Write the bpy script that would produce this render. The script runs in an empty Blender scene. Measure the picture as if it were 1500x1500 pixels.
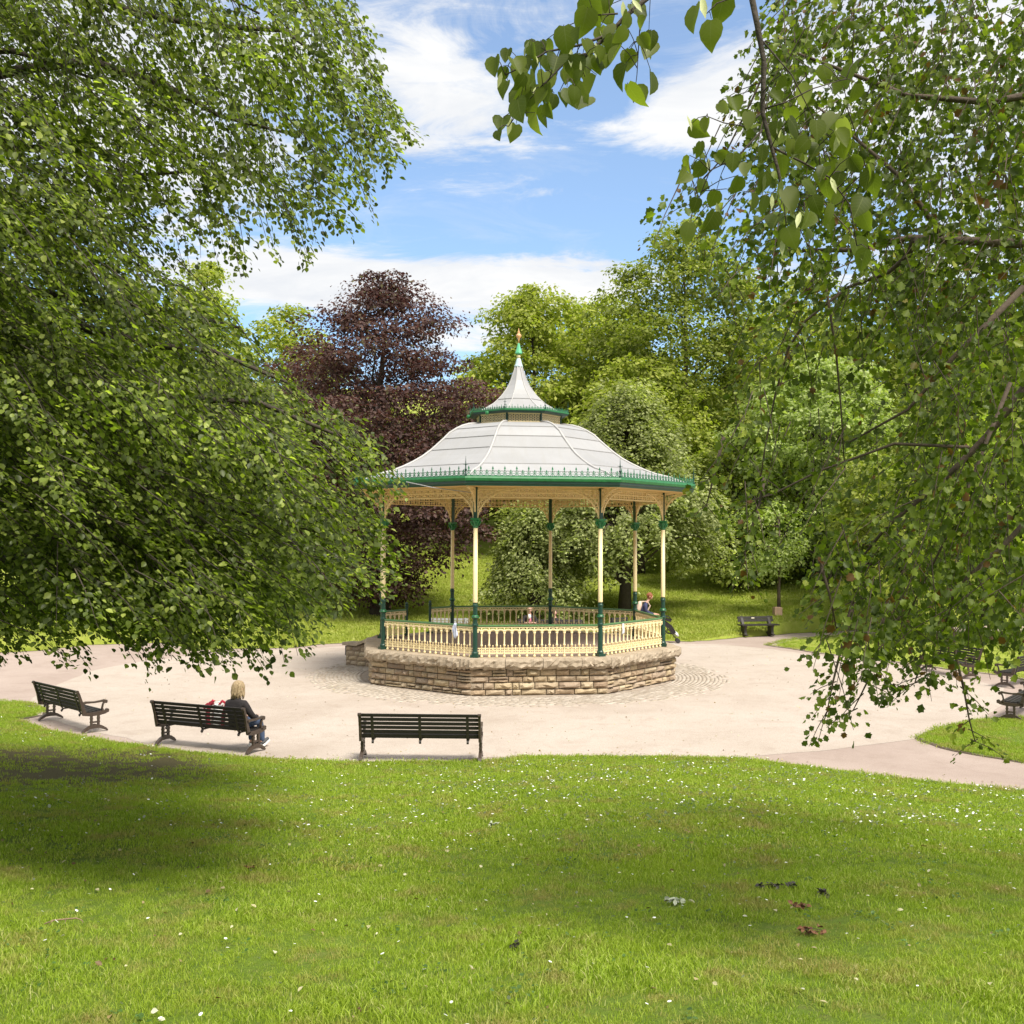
import bpy, math, random
import numpy as np
from mathutils import Vector, Matrix
PI = math.pi
rng = np.random.default_rng(7)
random.seed(7)
scene = bpy.context.scene
COL = scene.collection

# ------------------------------------------------------------------ camera
CAM = np.array([0.0, 0.0, 4.05])
FL, PITCH, YAW, ROLL = 1576.6, 0.0247, 0.0056, 0.0041
def _basis():
    c, s = math.cos(YAW), math.sin(YAW)
    r = np.array([c, s, 0]); fh = np.array([-s, c, 0]); z = np.array([0, 0, 1.0])
    f = math.cos(PITCH)*fh + math.sin(PITCH)*z
    u = -math.sin(PITCH)*fh + math.cos(PITCH)*z
    cr, sr = math.cos(ROLL), math.sin(ROLL)
    return cr*r + sr*u, -sr*r + cr*u, f
RV, UV, FV = _basis()
def A(px, py, d):                      # survey: world point seen at (px, py) of the 1500 px photo, d metres deep
    return CAM + d*(FV + (px-750)/FL*RV - (py-750)/FL*UV)
def G(px, py, z=0.0):                  # survey: world point on the level z
    v = FV + (px-750)/FL*RV - (py-750)/FL*UV
    return CAM + v*((z-CAM[2])/v[2])
def PX(P):
    q = np.asarray(P) - CAM
    d = q @ FV
    return 750+FL*(q @ RV)/d, 750-FL*(q @ UV)/d, d
cam_d = bpy.data.cameras.new('camera'); cam = bpy.data.objects.new('camera', cam_d); COL.objects.link(cam)
cam.matrix_world = Matrix(((RV[0], UV[0], -FV[0], CAM[0]), (RV[1], UV[1], -FV[1], CAM[1]), (RV[2], UV[2], -FV[2], CAM[2]), (0, 0, 0, 1)))
cam_d.sensor_width = 36; cam_d.lens = 36*FL/1500; cam_d.clip_end = 2000; cam_d.clip_start = 0.05
scene.camera = cam

# ------------------------------------------------------------------ light
SUN_EL, SUN_AZ = math.radians(56), math.radians(146)   # azimuth clockwise from +Y (view direction) to the right
EXPOSURE = 1.30
scene.view_settings.view_transform = 'Standard'
scene.view_settings.look = 'None'
scene.view_settings.exposure = EXPOSURE
scene.view_settings.gamma = 1
scene.view_settings.use_curve_mapping = False
sd = Vector((math.sin(SUN_AZ)*math.cos(SUN_EL), math.cos(SUN_AZ)*math.cos(SUN_EL), math.sin(SUN_EL)))
sl = bpy.data.lights.new('sun', 'SUN'); sl.energy = 2.7; sl.angle = math.radians(20); sl.color = (1.0, 0.95, 0.845)
so = bpy.data.objects.new('sun', sl); COL.objects.link(so)
so.rotation_euler = sd.to_track_quat('Z', 'Y').to_euler()
cy = scene.cycles; cy.max_bounces = 6; cy.diffuse_bounces = 3; cy.glossy_bounces = 2; cy.transmission_bounces = 3
world = bpy.data.worlds.new('World'); scene.world = world; world.use_nodes = True

class NT:
    def __init__(s, tree): s.t = tree; s.n = tree.nodes; s.l = tree.links
    def new(s, typ, **kw):
        n = s.n.new(typ)
        for k, v in kw.items():
            if k.startswith('i_'):
                n.inputs[k[2:].replace('_', ' ')].default_value = v
            else: setattr(n, k, v)
        return n
    def link(s, a, b): s.l.new(a, b)
    def math(s, op, a, b=None, c=None, clamp=False):
        n = s.n.new('ShaderNodeMath'); n.operation = op; n.use_clamp = clamp
        for i, v in enumerate((a, b, c)):
            if v is None: continue
            if isinstance(v, (int, float)): n.inputs[i].default_value = v
            else: s.l.new(v, n.inputs[i])
        return n.outputs[0]
    def vmath(s, op, a, b=None):
        n = s.n.new('ShaderNodeVectorMath'); n.operation = op
        for i, v in enumerate((a, b)):
            if v is None: continue
            if isinstance(v, (tuple, list)): n.inputs[i].default_value = v
            else: s.l.new(v, n.inputs[i])
        return n
    def mix(s, fac, a, b, blend='MIX'):
        n = s.n.new('ShaderNodeMix'); n.data_type = 'RGBA'; n.blend_type = blend
        for k, v in ((0, fac), (6, a), (7, b)):
            if isinstance(v, (int, float)): n.inputs[k].default_value = v
            elif isinstance(v, (tuple, list)): n.inputs[k].default_value = (*v[:3], 1)
            else: s.l.new(v, n.inputs[k])
        return n.outputs[2]
    def noise(s, scale, detail=4, rough=.55, vec=None, dist=0):
        n = s.n.new('ShaderNodeTexNoise'); n.inputs['Scale'].default_value = scale
        n.inputs['Detail'].default_value = detail; n.inputs['Roughness'].default_value = rough; n.inputs['Distortion'].default_value = dist
        if vec is not None: s.l.new(vec, n.inputs['Vector'])
        return n.outputs[0]
    def ramp(s, fac, stops):
        n = s.n.new('ShaderNodeValToRGB'); cr = n.color_ramp
        while len(cr.elements) < len(stops): cr.elements.new(.5)
        for e, (p, c) in zip(cr.elements, stops):
            e.position = p; e.color = (*c[:3], 1) if isinstance(c, (tuple, list)) else (c, c, c, 1)
        s.l.new(fac, n.inputs[0]); return n.outputs[0]

def build_world():
    t = NT(world.node_tree); t.n.clear()
    out = t.new('ShaderNodeOutputWorld'); bg = t.new('ShaderNodeBackground')
    sky = t.new('ShaderNodeTexSky', sky_type='NISHITA', sun_disc=False, sun_elevation=SUN_EL, sun_rotation=SUN_AZ, altitude=60, air_density=1.0, dust_density=.6, ozone_density=1.6)
    tc = t.new('ShaderNodeTexCoord')
    d = t.vmath('NORMALIZE', tc.outputs['Generated']).outputs[0]
    sp = t.new('ShaderNodeSeparateXYZ'); t.link(d, sp.inputs[0])
    # clouds lie on a layer overhead: project the direction on that layer
    zz = t.math('MAXIMUM', sp.outputs[2], 0.0)
    den = t.math('ADD', zz, .14)
    cx = t.new('ShaderNodeCombineXYZ'); t.link(t.math('DIVIDE', sp.outputs[0], den), cx.inputs[0]); t.link(t.math('DIVIDE', sp.outputs[1], den), cx.inputs[1])
    mp = t.new('ShaderNodeMapping'); mp.inputs['Rotation'].default_value = (0, 0, .5); mp.inputs['Scale'].default_value = (1.0, 1.6, 1); t.link(cx.outputs[0], mp.inputs[0])
    big = t.noise(.75, 3, .5, mp.outputs[0], .3)
    fine = t.noise(3.1, 9, .66, mp.outputs[0], .9)
    wisp = t.noise(5.5, 8, .7, mp.outputs[0], 1.8)
    # individual clouds seen in the photograph: (px, py, half width, half height in px, weight)
    blobs = [(640, 110, 115, 55, .72), (600, 215, 120, 36, .42), (690, 160, 90, 50, .55), (450, 90, 150, 90, .4), (1000, 180, 150, 55, .95), (1140, 130, 130, 70, .6), (870, 10, 160, 34, .55),
             (640, 415, 330, 42, 1.15), (430, 415, 110, 42, .5), (820, 425, 130, 34, .7), (690, 500, 170, 26, .85), (740, 285, 170, 34, .34), (800, 278, 36, 10, .35), (960, 345, 90, 20, .4), (300, 300, 200, 160, .5), (150, 120, 200, 200, .45), (1350, 200, 220, 170, .55), (1300, 420, 200, 60, .5)]
    tot = None
    for px, py, w, h, k in blobs:
        v = FV + (px-750)/FL*RV - (py-750)/FL*UV; v = v/np.linalg.norm(v)
        s_ = t.vmath('SUBTRACT', d, tuple(float(q) for q in v)).outputs[0]
        ax = t.vmath('DOT_PRODUCT', s_, tuple(float(q) for q in RV*FL/w)).outputs['Value']
        ay = t.vmath('DOT_PRODUCT', s_, tuple(float(q) for q in UV*FL/h)).outputs['Value']
        r2 = t.math('ADD', t.math('MULTIPLY', ax, ax), t.math('MULTIPLY', ay, ay))
        g = t.math('MULTIPLY', t.math('EXPONENT', t.math('MULTIPLY', r2, -1.0)), k)
        tot = g if tot is None else t.math('ADD', tot, g)
    # outside the frame: unseen cloud cover, thickened to add ambient fill light
    far = t.math('SUBTRACT', 1.0, t.math('SMOOTH_MIN', t.math('MAXIMUM', t.math('MULTIPLY', t.math('SUBTRACT', sp.outputs[1], .80), 8.0), 0.0), 1.0, .1), None, True)
    gen = t.math('MULTIPLY', far, t.math('MULTIPLY', big, 2.0))
    m = t.math('ADD', t.math('ADD', tot, gen), t.math('MULTIPLY', t.math('SUBTRACT', fine, .5), 2.1))
    m = t.math('ADD', m, t.math('MULTIPLY', t.math('SUBTRACT', wisp, .5), .5))
    mask = t.ramp(m, [(.42, 0.0), (.60, .25), (.82, .8), (1.06, 1.0)])
    veil = t.ramp(fine, [(.48, 0.0), (.85, .32)])
    mask2 = t.math('MAXIMUM', mask, veil)
    skyc = t.vmath('SCALE', sky.outputs[0]); skyc.inputs['Scale'].default_value = .088
    skyt = t.mix(1.0, skyc.outputs[0], (.78, .95, 1.06), 'MULTIPLY')
    skyt = t.mix(.18, skyt, (.32, .34, .36))
    shade = t.ramp(t.noise(2.2, 6, .6, mp.outputs[0], .5), [(.3, (.325, .34, .365)), (.62, (.42, .42, .418))])
    c = t.mix(mask2, skyt, shade)
    t.link(c, bg.inputs[0]); bg.inputs[1].default_value = 1.0
    t.link(bg.outputs[0], out.inputs[0])
build_world()

# ------------------------------------------------------------------ materials
MATS = {}
def mat(name, col, rough=.7, var=.15, vscale=6.0, bump=0, bscale=40, metal=0, col2=None, spec=.5, coords='Object', v2=None):
    if name in MATS: return MATS[name]
    m = bpy.data.materials.new(name); m.use_nodes = True
    t = NT(m.node_tree); b = t.n['Principled BSDF']
    tc = t.new('ShaderNodeTexCoord'); geo = t.new('ShaderNodeNewGeometry')
    vec = tc.outputs['Object'] if coords == 'Object' else geo.outputs['Position']
    n = t.noise(vscale, 5, .6, vec)
    c2 = col2 if col2 else tuple(min(1, x*(1+var)) for x in col)
    c1 = col if col2 else tuple(x*(1-var) for x in col)
    c = t.ramp(n, [(.32, c1), (.68, c2)])
    if v2:
        n2 = t.noise(v2[0], 6, .7, vec); c = t.mix(t.ramp(n2, [(v2[1], 0.0), (v2[2], v2[3])]), c, v2[4])
    t.link(c, b.inputs['Base Color'])
    b.inputs['Roughness'].default_value = rough; b.inputs['Metallic'].default_value = metal
    b.inputs['Specular IOR Level'].default_value = spec
    if bump:
        bp = t.new('ShaderNodeBump'); bp.inputs['Strength'].default_value = bump; bp.inputs['Distance'].default_value = .02
        t.link(t.noise(bscale, 5, .6, vec), bp.inputs['Height']); t.link(bp.outputs[0], b.inputs['Normal'])
    MATS[name] = m; return m

def leafmat(name, stops, transl=.35, rough=.45, patch=.25, pscale=.5, tcol=None, spec=.25):
    """stops: ramp over a random value per leaf; patch: big soft variation through the crown"""
    if name in MATS: return MATS[name]
    m = bpy.data.materials.new(name); m.use_nodes = True
    t = NT(m.node_tree); t.n.clear()
    out = t.new('ShaderNodeOutputMaterial'); geo = t.new('ShaderNodeNewGeometry'); oi = t.new('ShaderNodeObjectInfo')
    r = t.math('FRACT', t.math('ADD', geo.outputs['Random Per Island'], oi.outputs['Random']))
    c = t.ramp(r, stops)
    pn = t.noise(pscale, 3, .5, geo.outputs['Position'])
    k = t.ramp(pn, [(.3, 1-patch), (.7, 1+patch)])
    c = t.mix(1.0, c, k, 'MULTIPLY')
    p = t.new('ShaderNodeBsdfPrincipled'); t.link(c, p.inputs['Base Color']); p.inputs['Roughness'].default_value = rough
    p.inputs['Specular IOR Level'].default_value = spec
    tr = t.new('ShaderNodeBsdfTranslucent'); t.link(t.mix(1.0, c, tcol or (1.5, 1.75, .55), 'MULTIPLY'), tr.inputs[0])
    mx = t.new('ShaderNodeMixShader'); mx.inputs[0].default_value = transl
    t.link(p.outputs[0], mx.inputs[1]); t.link(tr.outputs[0], mx.inputs[2]); t.link(mx.outputs[0], out.inputs[0])
    MATS[name] = m; return m

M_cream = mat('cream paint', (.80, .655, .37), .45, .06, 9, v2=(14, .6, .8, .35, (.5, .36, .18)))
M_dgreen = mat('dark green paint', (.008, .045, .030), .35, .2, 8)
M_bgreen = mat('bright green paint', (.018, .15, .045), .35, .2, 8)
M_soffit = mat('bounce tinted soffit', (.64, .44, .17), .6, .08, 5)  # cream boarding deepened to the amber that bounced light gives it
M_roof = mat('roof sheet', (.33, .325, .328), .5, .05, 1.2, .15, 30, v2=(3.0, .55, .85, .25, (.25, .24, .23)))
M_cream_shade = mat('shaded cream paint', (.74, .56, .27), .5, .06, 9)  # same cream paint with its shaded amber tone put into the colour
def roof_streaks():
    t = NT(M_roof.node_tree); b = t.n['Principled BSDF']; src = b.inputs['Base Color'].links[0].from_socket
    tc = t.new('ShaderNodeTexCoord'); mp = t.new('ShaderNodeMapping'); mp.inputs['Scale'].default_value = (5, .5, .5); t.link(tc.outputs['Object'], mp.inputs[0])
    geo = t.new('ShaderNodeNewGeometry'); oi = t.new('ShaderNodeObjectInfo')
    v = t.vmath('ADD', mp.outputs[0], oi.outputs['Location']).outputs[0]
    c = t.mix(t.ramp(t.noise(1.6, 6, .7, mp.outputs[0]), [(.48, 0.0), (.75, .5)]), src, (.30, .285, .26))
    c = t.mix(1.0, c, t.ramp(oi.outputs['Random'], [(0, .90), (1, 1.06)]), 'MULTIPLY'); t.link(c, b.inputs['Base Color'])
roof_streaks()
M_rib = mat('roof rib', (.41, .395, .385), .5, .08, 3)
M_gold = mat('gold paint', (.66, .36, .16), .35, .1, 12)
M_pale = mat('pale blue lead', (.45, .58, .60), .5, .1, 20)
M_deck = mat('deck tarmac', (.27, .20, .165), .9, .12, 4, .3, 120)
M_iron = mat('black painted iron', (.030, .024, .021), .42, .2, 20)
M_bronze = mat('brown painted iron', (.055, .038, .028), .4, .25, 16)
M_slat = mat('black stained slat', (.018, .014, .012), .68, .3, 14, .2, 60)
M_mortar = mat('mortar', (.22, .165, .11), .95, .2, 8)
M_coping = mat('coping sandstone', (.33, .265, .19), .9, .1, 3, .8, 26, col2=(.43, .35, .26), v2=(5, .45, .72, .7, (.20, .155, .105)))
M_cop2 = MATS['coping sandstone']
M_bark = mat('bark', (.055, .042, .030), .9, .3, 5, .8, 22)
M_bark2 = mat('twig bark', (.085, .060, .042), .85, .3, 6, .5, 30)

def stone_mat():
    m = bpy.data.materials.new('rock faced sandstone'); m.use_nodes = True; t = NT(m.node_tree); b = t.n['Principled BSDF']
    oi = t.new('ShaderNodeObjectInfo'); geo = t.new('ShaderNodeNewGeometry')
    c = t.ramp(oi.outputs['Random'], [(0, (.30, .215, .145)), (.2, (.42, .315, .20)), (.45, (.47, .375, .235)), (.7, (.36, .275, .20)), (.9, (.50, .41, .275)), (1, (.23, .175, .135))])
    n = t.noise(9, 6, .65, geo.outputs['Position'])
    c = t.mix(t.ramp(n, [(.42, 0.0), (.75, .65)]), c, (.20, .13, .08))
    n2 = t.noise(1.1, 4, .6, geo.outputs['Position'])       # damp, algae-darkened areas
    c = t.mix(t.ramp(n2, [(.58, 0.0), (.72, .7)]), c, (.10, .085, .05))
    t.link(c, b.inputs['Base Color']); b.inputs['Roughness'].default_value = .92
    bp = t.new('ShaderNodeBump'); bp.inputs['Strength'].default_value = .8; bp.inputs['Distance'].default_value = .03
    t.link(t.noise(24, 6, .65, geo.outputs['Position']), bp.inputs['Height']); t.link(bp.outputs[0], b.inputs['Normal'])
    return m
M_stone = stone_mat()

# ------------------------------------------------------------------ mesh helpers
class MB:
    def __init__(s): s.v = []; s.f = []
    def add(s, vs, fs):
        o = len(s.v); s.v += [tuple(map(float, p)) for p in vs]; s.f += [tuple(i+o for i in f) for f in fs]
    def box(s, c, size, rz=0, rx=0, ry=0):
        M = Matrix.Rotation(rz, 3, 'Z') @ Matrix.Rotation(ry, 3, 'Y') @ Matrix.Rotation(rx, 3, 'X')
        vs = []
        for x in (-.5, .5):
            for y in (-.5, .5):
                for z in (-.5, .5):
                    vs.append(Vector(c) + M @ Vector((x*size[0], y*size[1], z*size[2])))
        s.add(vs, [(0, 1, 3, 2), (4, 6, 7, 5), (0, 4, 5, 1), (2, 3, 7, 6), (0, 2, 6, 4), (1, 5, 7, 3)])
    def lathe(s, prof, c=(0, 0, 0), n=12, sx=1, sy=1, ph=0):
        m = len(prof); vs = []; fs = []
        for r, z in prof:
            for i in range(n):
                a = 2*PI*i/n + ph; vs.append((c[0]+sx*r*math.cos(a), c[1]+sy*r*math.sin(a), c[2]+z))
        for j in range(m-1):
            for i in range(n):
                k = (i+1) % n; fs.append((j*n+i, j*n+k, (j+1)*n+k, (j+1)*n+i))
        fs.append(tuple(range(n-1, -1, -1))); fs.append(tuple((m-1)*n+i for i in range(n)))
        s.add(vs, fs)
    def tube(s, pts, rad, n=6, flat=1.0):
        pts = [Vector(p) for p in pts]
        if not hasattr(rad, '__len__'): rad = [rad]*len(pts)
        vs = []; fs = []; up = Vector((0, 0, 1))
        t0 = (pts[1]-pts[0]).normalized()
        u = t0.cross(up);  u = u if u.length > .05 else t0.cross(Vector((1, 0, 0))); u.normalize()
        for i, p in enumerate(pts):
            t = (pts[min(i+1, len(pts)-1)]-pts[max(i-1, 0)])
            t = t.normalized() if t.length > 1e-9 else t0
            u = (u - t*u.dot(t)); u = u.normalized() if u.length > 1e-6 else t.orthogonal().normalized()
            w = t.cross(u)
            for k in range(n):
                a = 2*PI*k/n + PI/n; vs.append(p + u*math.cos(a)*rad[i]*flat + w*math.sin(a)*rad[i])
        for j in range(len(pts)-1):
            for i in range(n):
                k = (i+1) % n; fs.append((j*n+i, j*n+k, (j+1)*n+k, (j+1)*n+i))
        fs.append(tuple(range(n-1, -1, -1))); fs.append(tuple((len(pts)-1)*n+i for i in range(n)))
        s.add(vs, fs)
    def ribbon(s, pts, w, th, x=0.0):
        """band in the YZ plane through pts (y, z), width w (scalar or list), thickness th along X centred on x"""
        n = len(pts); w = w if hasattr(w, '__len__') else [w]*n; vs = []; fs = []
        for i, (y, z) in enumerate(pts):
            a = Vector(pts[max(i-1, 0)]); b = Vector(pts[min(i+1, n-1)]); t = (b-a).normalized(); nn = Vector((-t.y, t.x))*w[i]/2
            for sx in (-th/2, th/2):
                vs += [(x+sx, y+nn.x, z+nn.y), (x+sx, y-nn.x, z-nn.y)]
        for i in range(n-1):
            o = 4*i; fs += [(o, o+1, o+5, o+4), (o+2, o+6, o+7, o+3), (o, o+4, o+6, o+2), (o+1, o+3, o+7, o+5)]
        fs += [(0, 2, 3, 1), (4*n-4, 4*n-3, 4*n-1, 4*n-2)]
        s.add(vs, fs)
    def sphere(s, c, r, n=10, m=6, sz=1.0):
        s.lathe([(max(1e-4, r*math.sin(PI*j/m)), -r*sz*math.cos(PI*j/m)) for j in range(m+1)], c, n)
    def mesh(s, name, m, smooth=False):
        me = bpy.data.meshes.new(name); me.from_pydata(s.v, [], s.f); me.materials.append(m)
        if smooth: me.polygons.foreach_set('use_smooth', [True]*len(me.polygons))
        me.update(); return me
    def build(s, name, m, parent=None, smooth=False, **kw): return link(name, s.mesh(name, m, smooth), parent, **kw)
def link(name, me, parent=None, loc=None, rz=None, scale=None, rot=None, **kw):
    o = bpy.data.objects.new(name, me); COL.objects.link(o)
    if parent is not None: o.parent = parent
    if loc is not None: o.location = loc
    if rz is not None: o.rotation_euler = (0, 0, rz)
    if rot is not None: o.rotation_euler = rot
    if scale is not None: o.scale = scale
    tag(o, **kw); return o
def tag(o, label=None, cat=None, group=None, kind=None):
    if label: o['label'] = label
    if cat: o['category'] = cat
    if group: o['group'] = group
    if kind: o['kind'] = kind
    return o
def empty(name, loc=(0, 0, 0), rz=0, **kw):
    o = bpy.data.objects.new(name, None); COL.objects.link(o); o.location = loc; o.rotation_euler = (0, 0, rz); o.empty_display_size = .2
    return tag(o, **kw)
def copy_tree(o, parent=None):
    c = o.copy(); COL.objects.link(c)
    if parent is not None: c.parent = parent
    for ch in list(o.children): copy_tree(ch, c)
    return c
def npmesh(name, V, F, m, smooth=False):
    """V (n,3), F (k,j) constant face size"""
    me = bpy.data.meshes.new(name); V = np.ascontiguousarray(V, dtype=np.float32); F = np.ascontiguousarray(F, dtype=np.int32)
    me.vertices.add(len(V)); me.vertices.foreach_set('co', V.ravel())
    k = F.shape[1]; me.loops.add(F.size); me.loops.foreach_set('vertex_index', F.ravel())
    me.polygons.add(len(F)); me.polygons.foreach_set('loop_start', np.arange(0, F.size, k, dtype=np.int32))
    me.materials.append(m); me.update(calc_edges=True)
    if smooth: me.polygons.foreach_set('use_smooth', np.ones(len(F), dtype=bool))
    return me
def norm(v): return v/np.maximum(np.linalg.norm(v, axis=-1, keepdims=True), 1e-9)

# leaf outlines: (verts in x=width, y=length, z), faces (two halves folded along the midrib), base at the origin, length 1
def leaf_oval(w=.34, fold=.12, tip=1.0):
    v = np.array([[0, 0, 0], [w*.9, .28, fold], [w, .6, fold*.9], [0, tip, -.06], [-w, .6, fold*.9], [-w*.9, .28, fold]])
    return v, np.array([[0, 1, 2, 3], [0, 3, 4, 5]])
def leaf_heart(curl=.10, bend=-.12):
    half = [(.17, -.02), (.36, .12), (.44, .36), (.38, .62), (.20, .86)]; rows = [.02, .16, .36, .60, .84]
    v = [[0, .05, 0]]+[[x, y, curl*x/.44+bend*y*y] for x, y in half]+[[0, 1.06, bend*1.35]]+[[-x, y, curl*1.3*x/.44+bend*y*y*.8] for x, y in half[::-1]]
    n = len(v); mid = [[0, y, bend*y*y*.9] for y in (.25, .5, .75)]; v += mid
    f = [[0, 1, 2, n], [n, 2, 3, n+1], [n+1, 3, 4, n+2], [n+2, 4, 5, 6], [0, n, 10, 11], [n, n+1, 9, 10], [n+1, n+2, 8, 9], [n+2, 6, 7, 8]]
    return np.array(v), np.array(f)
def leaf_lobed():
    R_ = [[0, 0, 0], [.20, .22, .04], [.44, .42, .10], [.31, .50, .07], [.40, .76, .08], [.24, .80, .02], [0, 1.0, -.10]]
    L_ = [[-p[0], p[1], p[2]] for p in R_[1:-1]]
    v = np.array(R_ + L_[::-1])
    return v, np.array([[0, 1, 2, 3, 4, 5, 6], [0, 6, 7, 8, 9, 10, 11]])
def leaf_diamond():
    v = np.array([[0, 0, 0], [.34, .5, .10], [0, 1, 0], [-.34, .5, .10]]); return v, np.array([[0, 1, 2, 3]])
def frames(D, N):
    """leaf axes: Y along D, Z near N"""
    Y = norm(D); X = norm(np.cross(Y, N)); Z = np.cross(X, Y); return X, Y, Z
def leaves(base, P, D, N, S):
    v, f = base; X, Y, Z = frames(D, N); n = len(P)
    V = P[:, None, :] + S[:, None, None]*(v[None, :, 0, None]*X[:, None, :] + v[None, :, 1, None]*Y[:, None, :] + v[None, :, 2, None]*Z[:, None, :])
    F = f[None] + (np.arange(n)*len(v))[:, None, None]
    return V.reshape(-1, 3), F.reshape(-1, f.shape[1])
def leaf_objects(base, P, D, N, S, m, parent, name='leaf'):
    v, f = base; me = npmesh(name, v, f, m)
    X, Y, Z = frames(D, N); off = np.array(parent.matrix_world.translation) if False else np.array(parent.location)
    for i in range(len(P)):
        o = bpy.data.objects.new(name, me); COL.objects.link(o); o.parent = parent
        s = float(S[i]); p = P[i]-off
        o.matrix_local = Matrix([[X[i][k]*s, Y[i][k]*s, Z[i][k]*s, p[k]] for k in range(3)] + [[0, 0, 0, 1]])
def rdir(n): return norm(rng.normal(size=(n, 3)))

# ------------------------------------------------------------------ ground levels
EDGE_PX = [(17, 1054), (56, 1070), (126, 1084), (196, 1094), (280, 1105), (350, 1112), (420, 1116), (500, 1119), (600, 1119), (700, 1118), (770, 1111), (900, 1111), (1000, 1112), (1070, 1113), (1130, 1119), (1300, 1141), (1400, 1152), (1500, 1162)]
EDGE = np.array([G(*p)[:2] for p in EDGE_PX])
EDGE = np.vstack([[[-60, 34.], [-30, 31.], [-17, 28.2]], EDGE, [[11.5, 16.2], [18, 13.6], [30, 10], [60, 3]]])
def ye(x): return np.interp(x, EDGE[:, 0], EDGE[:, 1])
def zlawn(x, y):
    t = np.maximum(ye(x)-y, 0); und = .035*np.sin(x*.9+1.2*np.sin(y*.5))*np.clip(t/3, 0, 1)
    return .022 + .119*t*t/(t+.7) + und
CX, CY = 0.0, 32.2
def zback(x, y):
    r = np.hypot(x-CX, y-CY); k = np.clip((y-22)/16, 0, 1); k = k*k*(3-2*k)
    t = np.maximum(r-12.5, 0); t2 = np.maximum(r-38, 0)
    s = .115*t*t/(t+3.0) + .16*t2*t2/(t2+12)
    return .022 + k*np.minimum(s, 26+.02*s) + .05*np.sin(x*.33+2)*np.sin(y*.21)*np.clip(t/8, 0, 1)

def grass_mat(name, a, b_, dry, soil=None, yellow=None):
    m = bpy.data.materials.new(name); m.use_nodes = True; t = NT(m.node_tree); bs = t.n['Principled BSDF']
    geo = t.new('ShaderNodeNewGeometry'); pos = geo.outputs['Position']
    c = t.mix(t.ramp(t.noise(.55, 4, .6, pos), [(.35, 0.0), (.65, 1.0)]), a, b_)
    c = t.mix(t.ramp(t.noise(7, 5, .7, pos), [(.52, 0.0), (.75, .55)]), c, dry)
    if yellow: c = t.mix(t.ramp(t.noise(2.5, 5, .7, pos), [(.45, 0.0), (.7, .6)]), c, yellow)
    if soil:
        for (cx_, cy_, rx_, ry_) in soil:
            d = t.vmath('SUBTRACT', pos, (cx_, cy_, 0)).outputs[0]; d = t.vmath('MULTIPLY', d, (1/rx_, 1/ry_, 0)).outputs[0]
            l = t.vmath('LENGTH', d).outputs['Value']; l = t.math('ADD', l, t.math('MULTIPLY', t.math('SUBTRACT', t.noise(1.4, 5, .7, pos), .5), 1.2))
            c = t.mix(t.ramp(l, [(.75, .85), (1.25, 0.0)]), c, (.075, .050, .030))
    bp = t.new('ShaderNodeBump'); bp.inputs['Strength'].default_value = .9; bp.inputs['Distance'].default_value = .05
    t.link(t.noise(28, 5, .7, pos), bp.inputs['Height']); t.link(bp.outputs[0], bs.inputs['Normal'])
    t.link(c, bs.inputs['Base Color']); bs.inputs['Roughness'].default_value = .95; bs.inputs['Specular IOR Level'].default_value = .2
    return m
SOIL_SHADE = [(-7.5, 17.5, 3.2, 3.6)]  # bare soil under the beech, with tree shade put into its dark colour
M_lawn = grass_mat('mown lawn', (.105, .165, .016), (.145, .215, .024), (.20, .17, .07), SOIL_SHADE)
M_back = grass_mat('rough grass', (.22, .27, .035), (.29, .34, .05), (.36, .34, .11), None, (.39, .40, .10))

def sheet(name, P, m, **kw):
    """P: grid (n, k, 3)"""
    n, k, _ = P.shape; idx = np.arange(n*k).reshape(n, k)
    F = np.stack([idx[:-1, :-1], idx[1:, :-1], idx[1:, 1:], idx[:-1, 1:]], -1).reshape(-1, 4)
    me = npmesh(name, P.reshape(-1, 3), F, m, True)
    return link(name, me, None, **kw)

def densify(pts, step=.25, jit=.03):
    pts = np.asarray(pts, float); out = []
    for a, b in zip(pts[:-1], pts[1:]):
        n = max(1, int(np.linalg.norm(b-a)/step)); t = np.arange(n)[:, None]/n; out.append(a+(b-a)*t)
    out.append(pts[-1:]); o = np.vstack(out)
    o[1:-1] += rng.normal(size=(len(o)-2, o.shape[1]))*jit
    return o

# ------------------------------------------------------------------ setting
def paving_mat(name, base, col2, speck, stain, sc=1.0):
    m = bpy.data.materials.new(name); m.use_nodes = True; t = NT(m.node_tree); b = t.n['Principled BSDF']
    geo = t.new('ShaderNodeNewGeometry'); pos = geo.outputs['Position']
    c = t.mix(t.ramp(t.noise(.35, 5, .6, pos), [(.3, 0.0), (.7, 1.0)]), base, col2)
    c = t.mix(t.ramp(t.noise(75, 3, .7, pos), [(.46, 0.0), (.66, .75)]), c, speck)
    c = t.mix(t.ramp(t.noise(33, 4, .75, pos), [(.52, 0.0), (.64, .45)]), c, speck)
    c = t.mix(t.ramp(t.noise(.16, 6, .7, pos, 1.2), [(.48, 0.0), (.66, .35)]), c, stain)
    c = t.mix(t.ramp(t.noise(1.3, 7, .75, pos, .6), [(.50, 0.0), (.74, .55)]), c, stain)
    t.link(c, b.inputs['Base Color']); b.inputs['Roughness'].default_value = .92; b.inputs['Specular IOR Level'].default_value = .3
    bp = t.new('ShaderNodeBump'); bp.inputs['Strength'].default_value = .5; bp.inputs['Distance'].default_value = .01
    t.link(t.noise(90, 4, .7, pos), bp.inputs['Height']); t.link(bp.outputs[0], b.inputs['Normal'])
    return m
M_path = paving_mat('pinkish tarmac', (.37, .29, .25), (.44, .355, .31), (.21, .16, .13), (.23, .17, .14))
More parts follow.
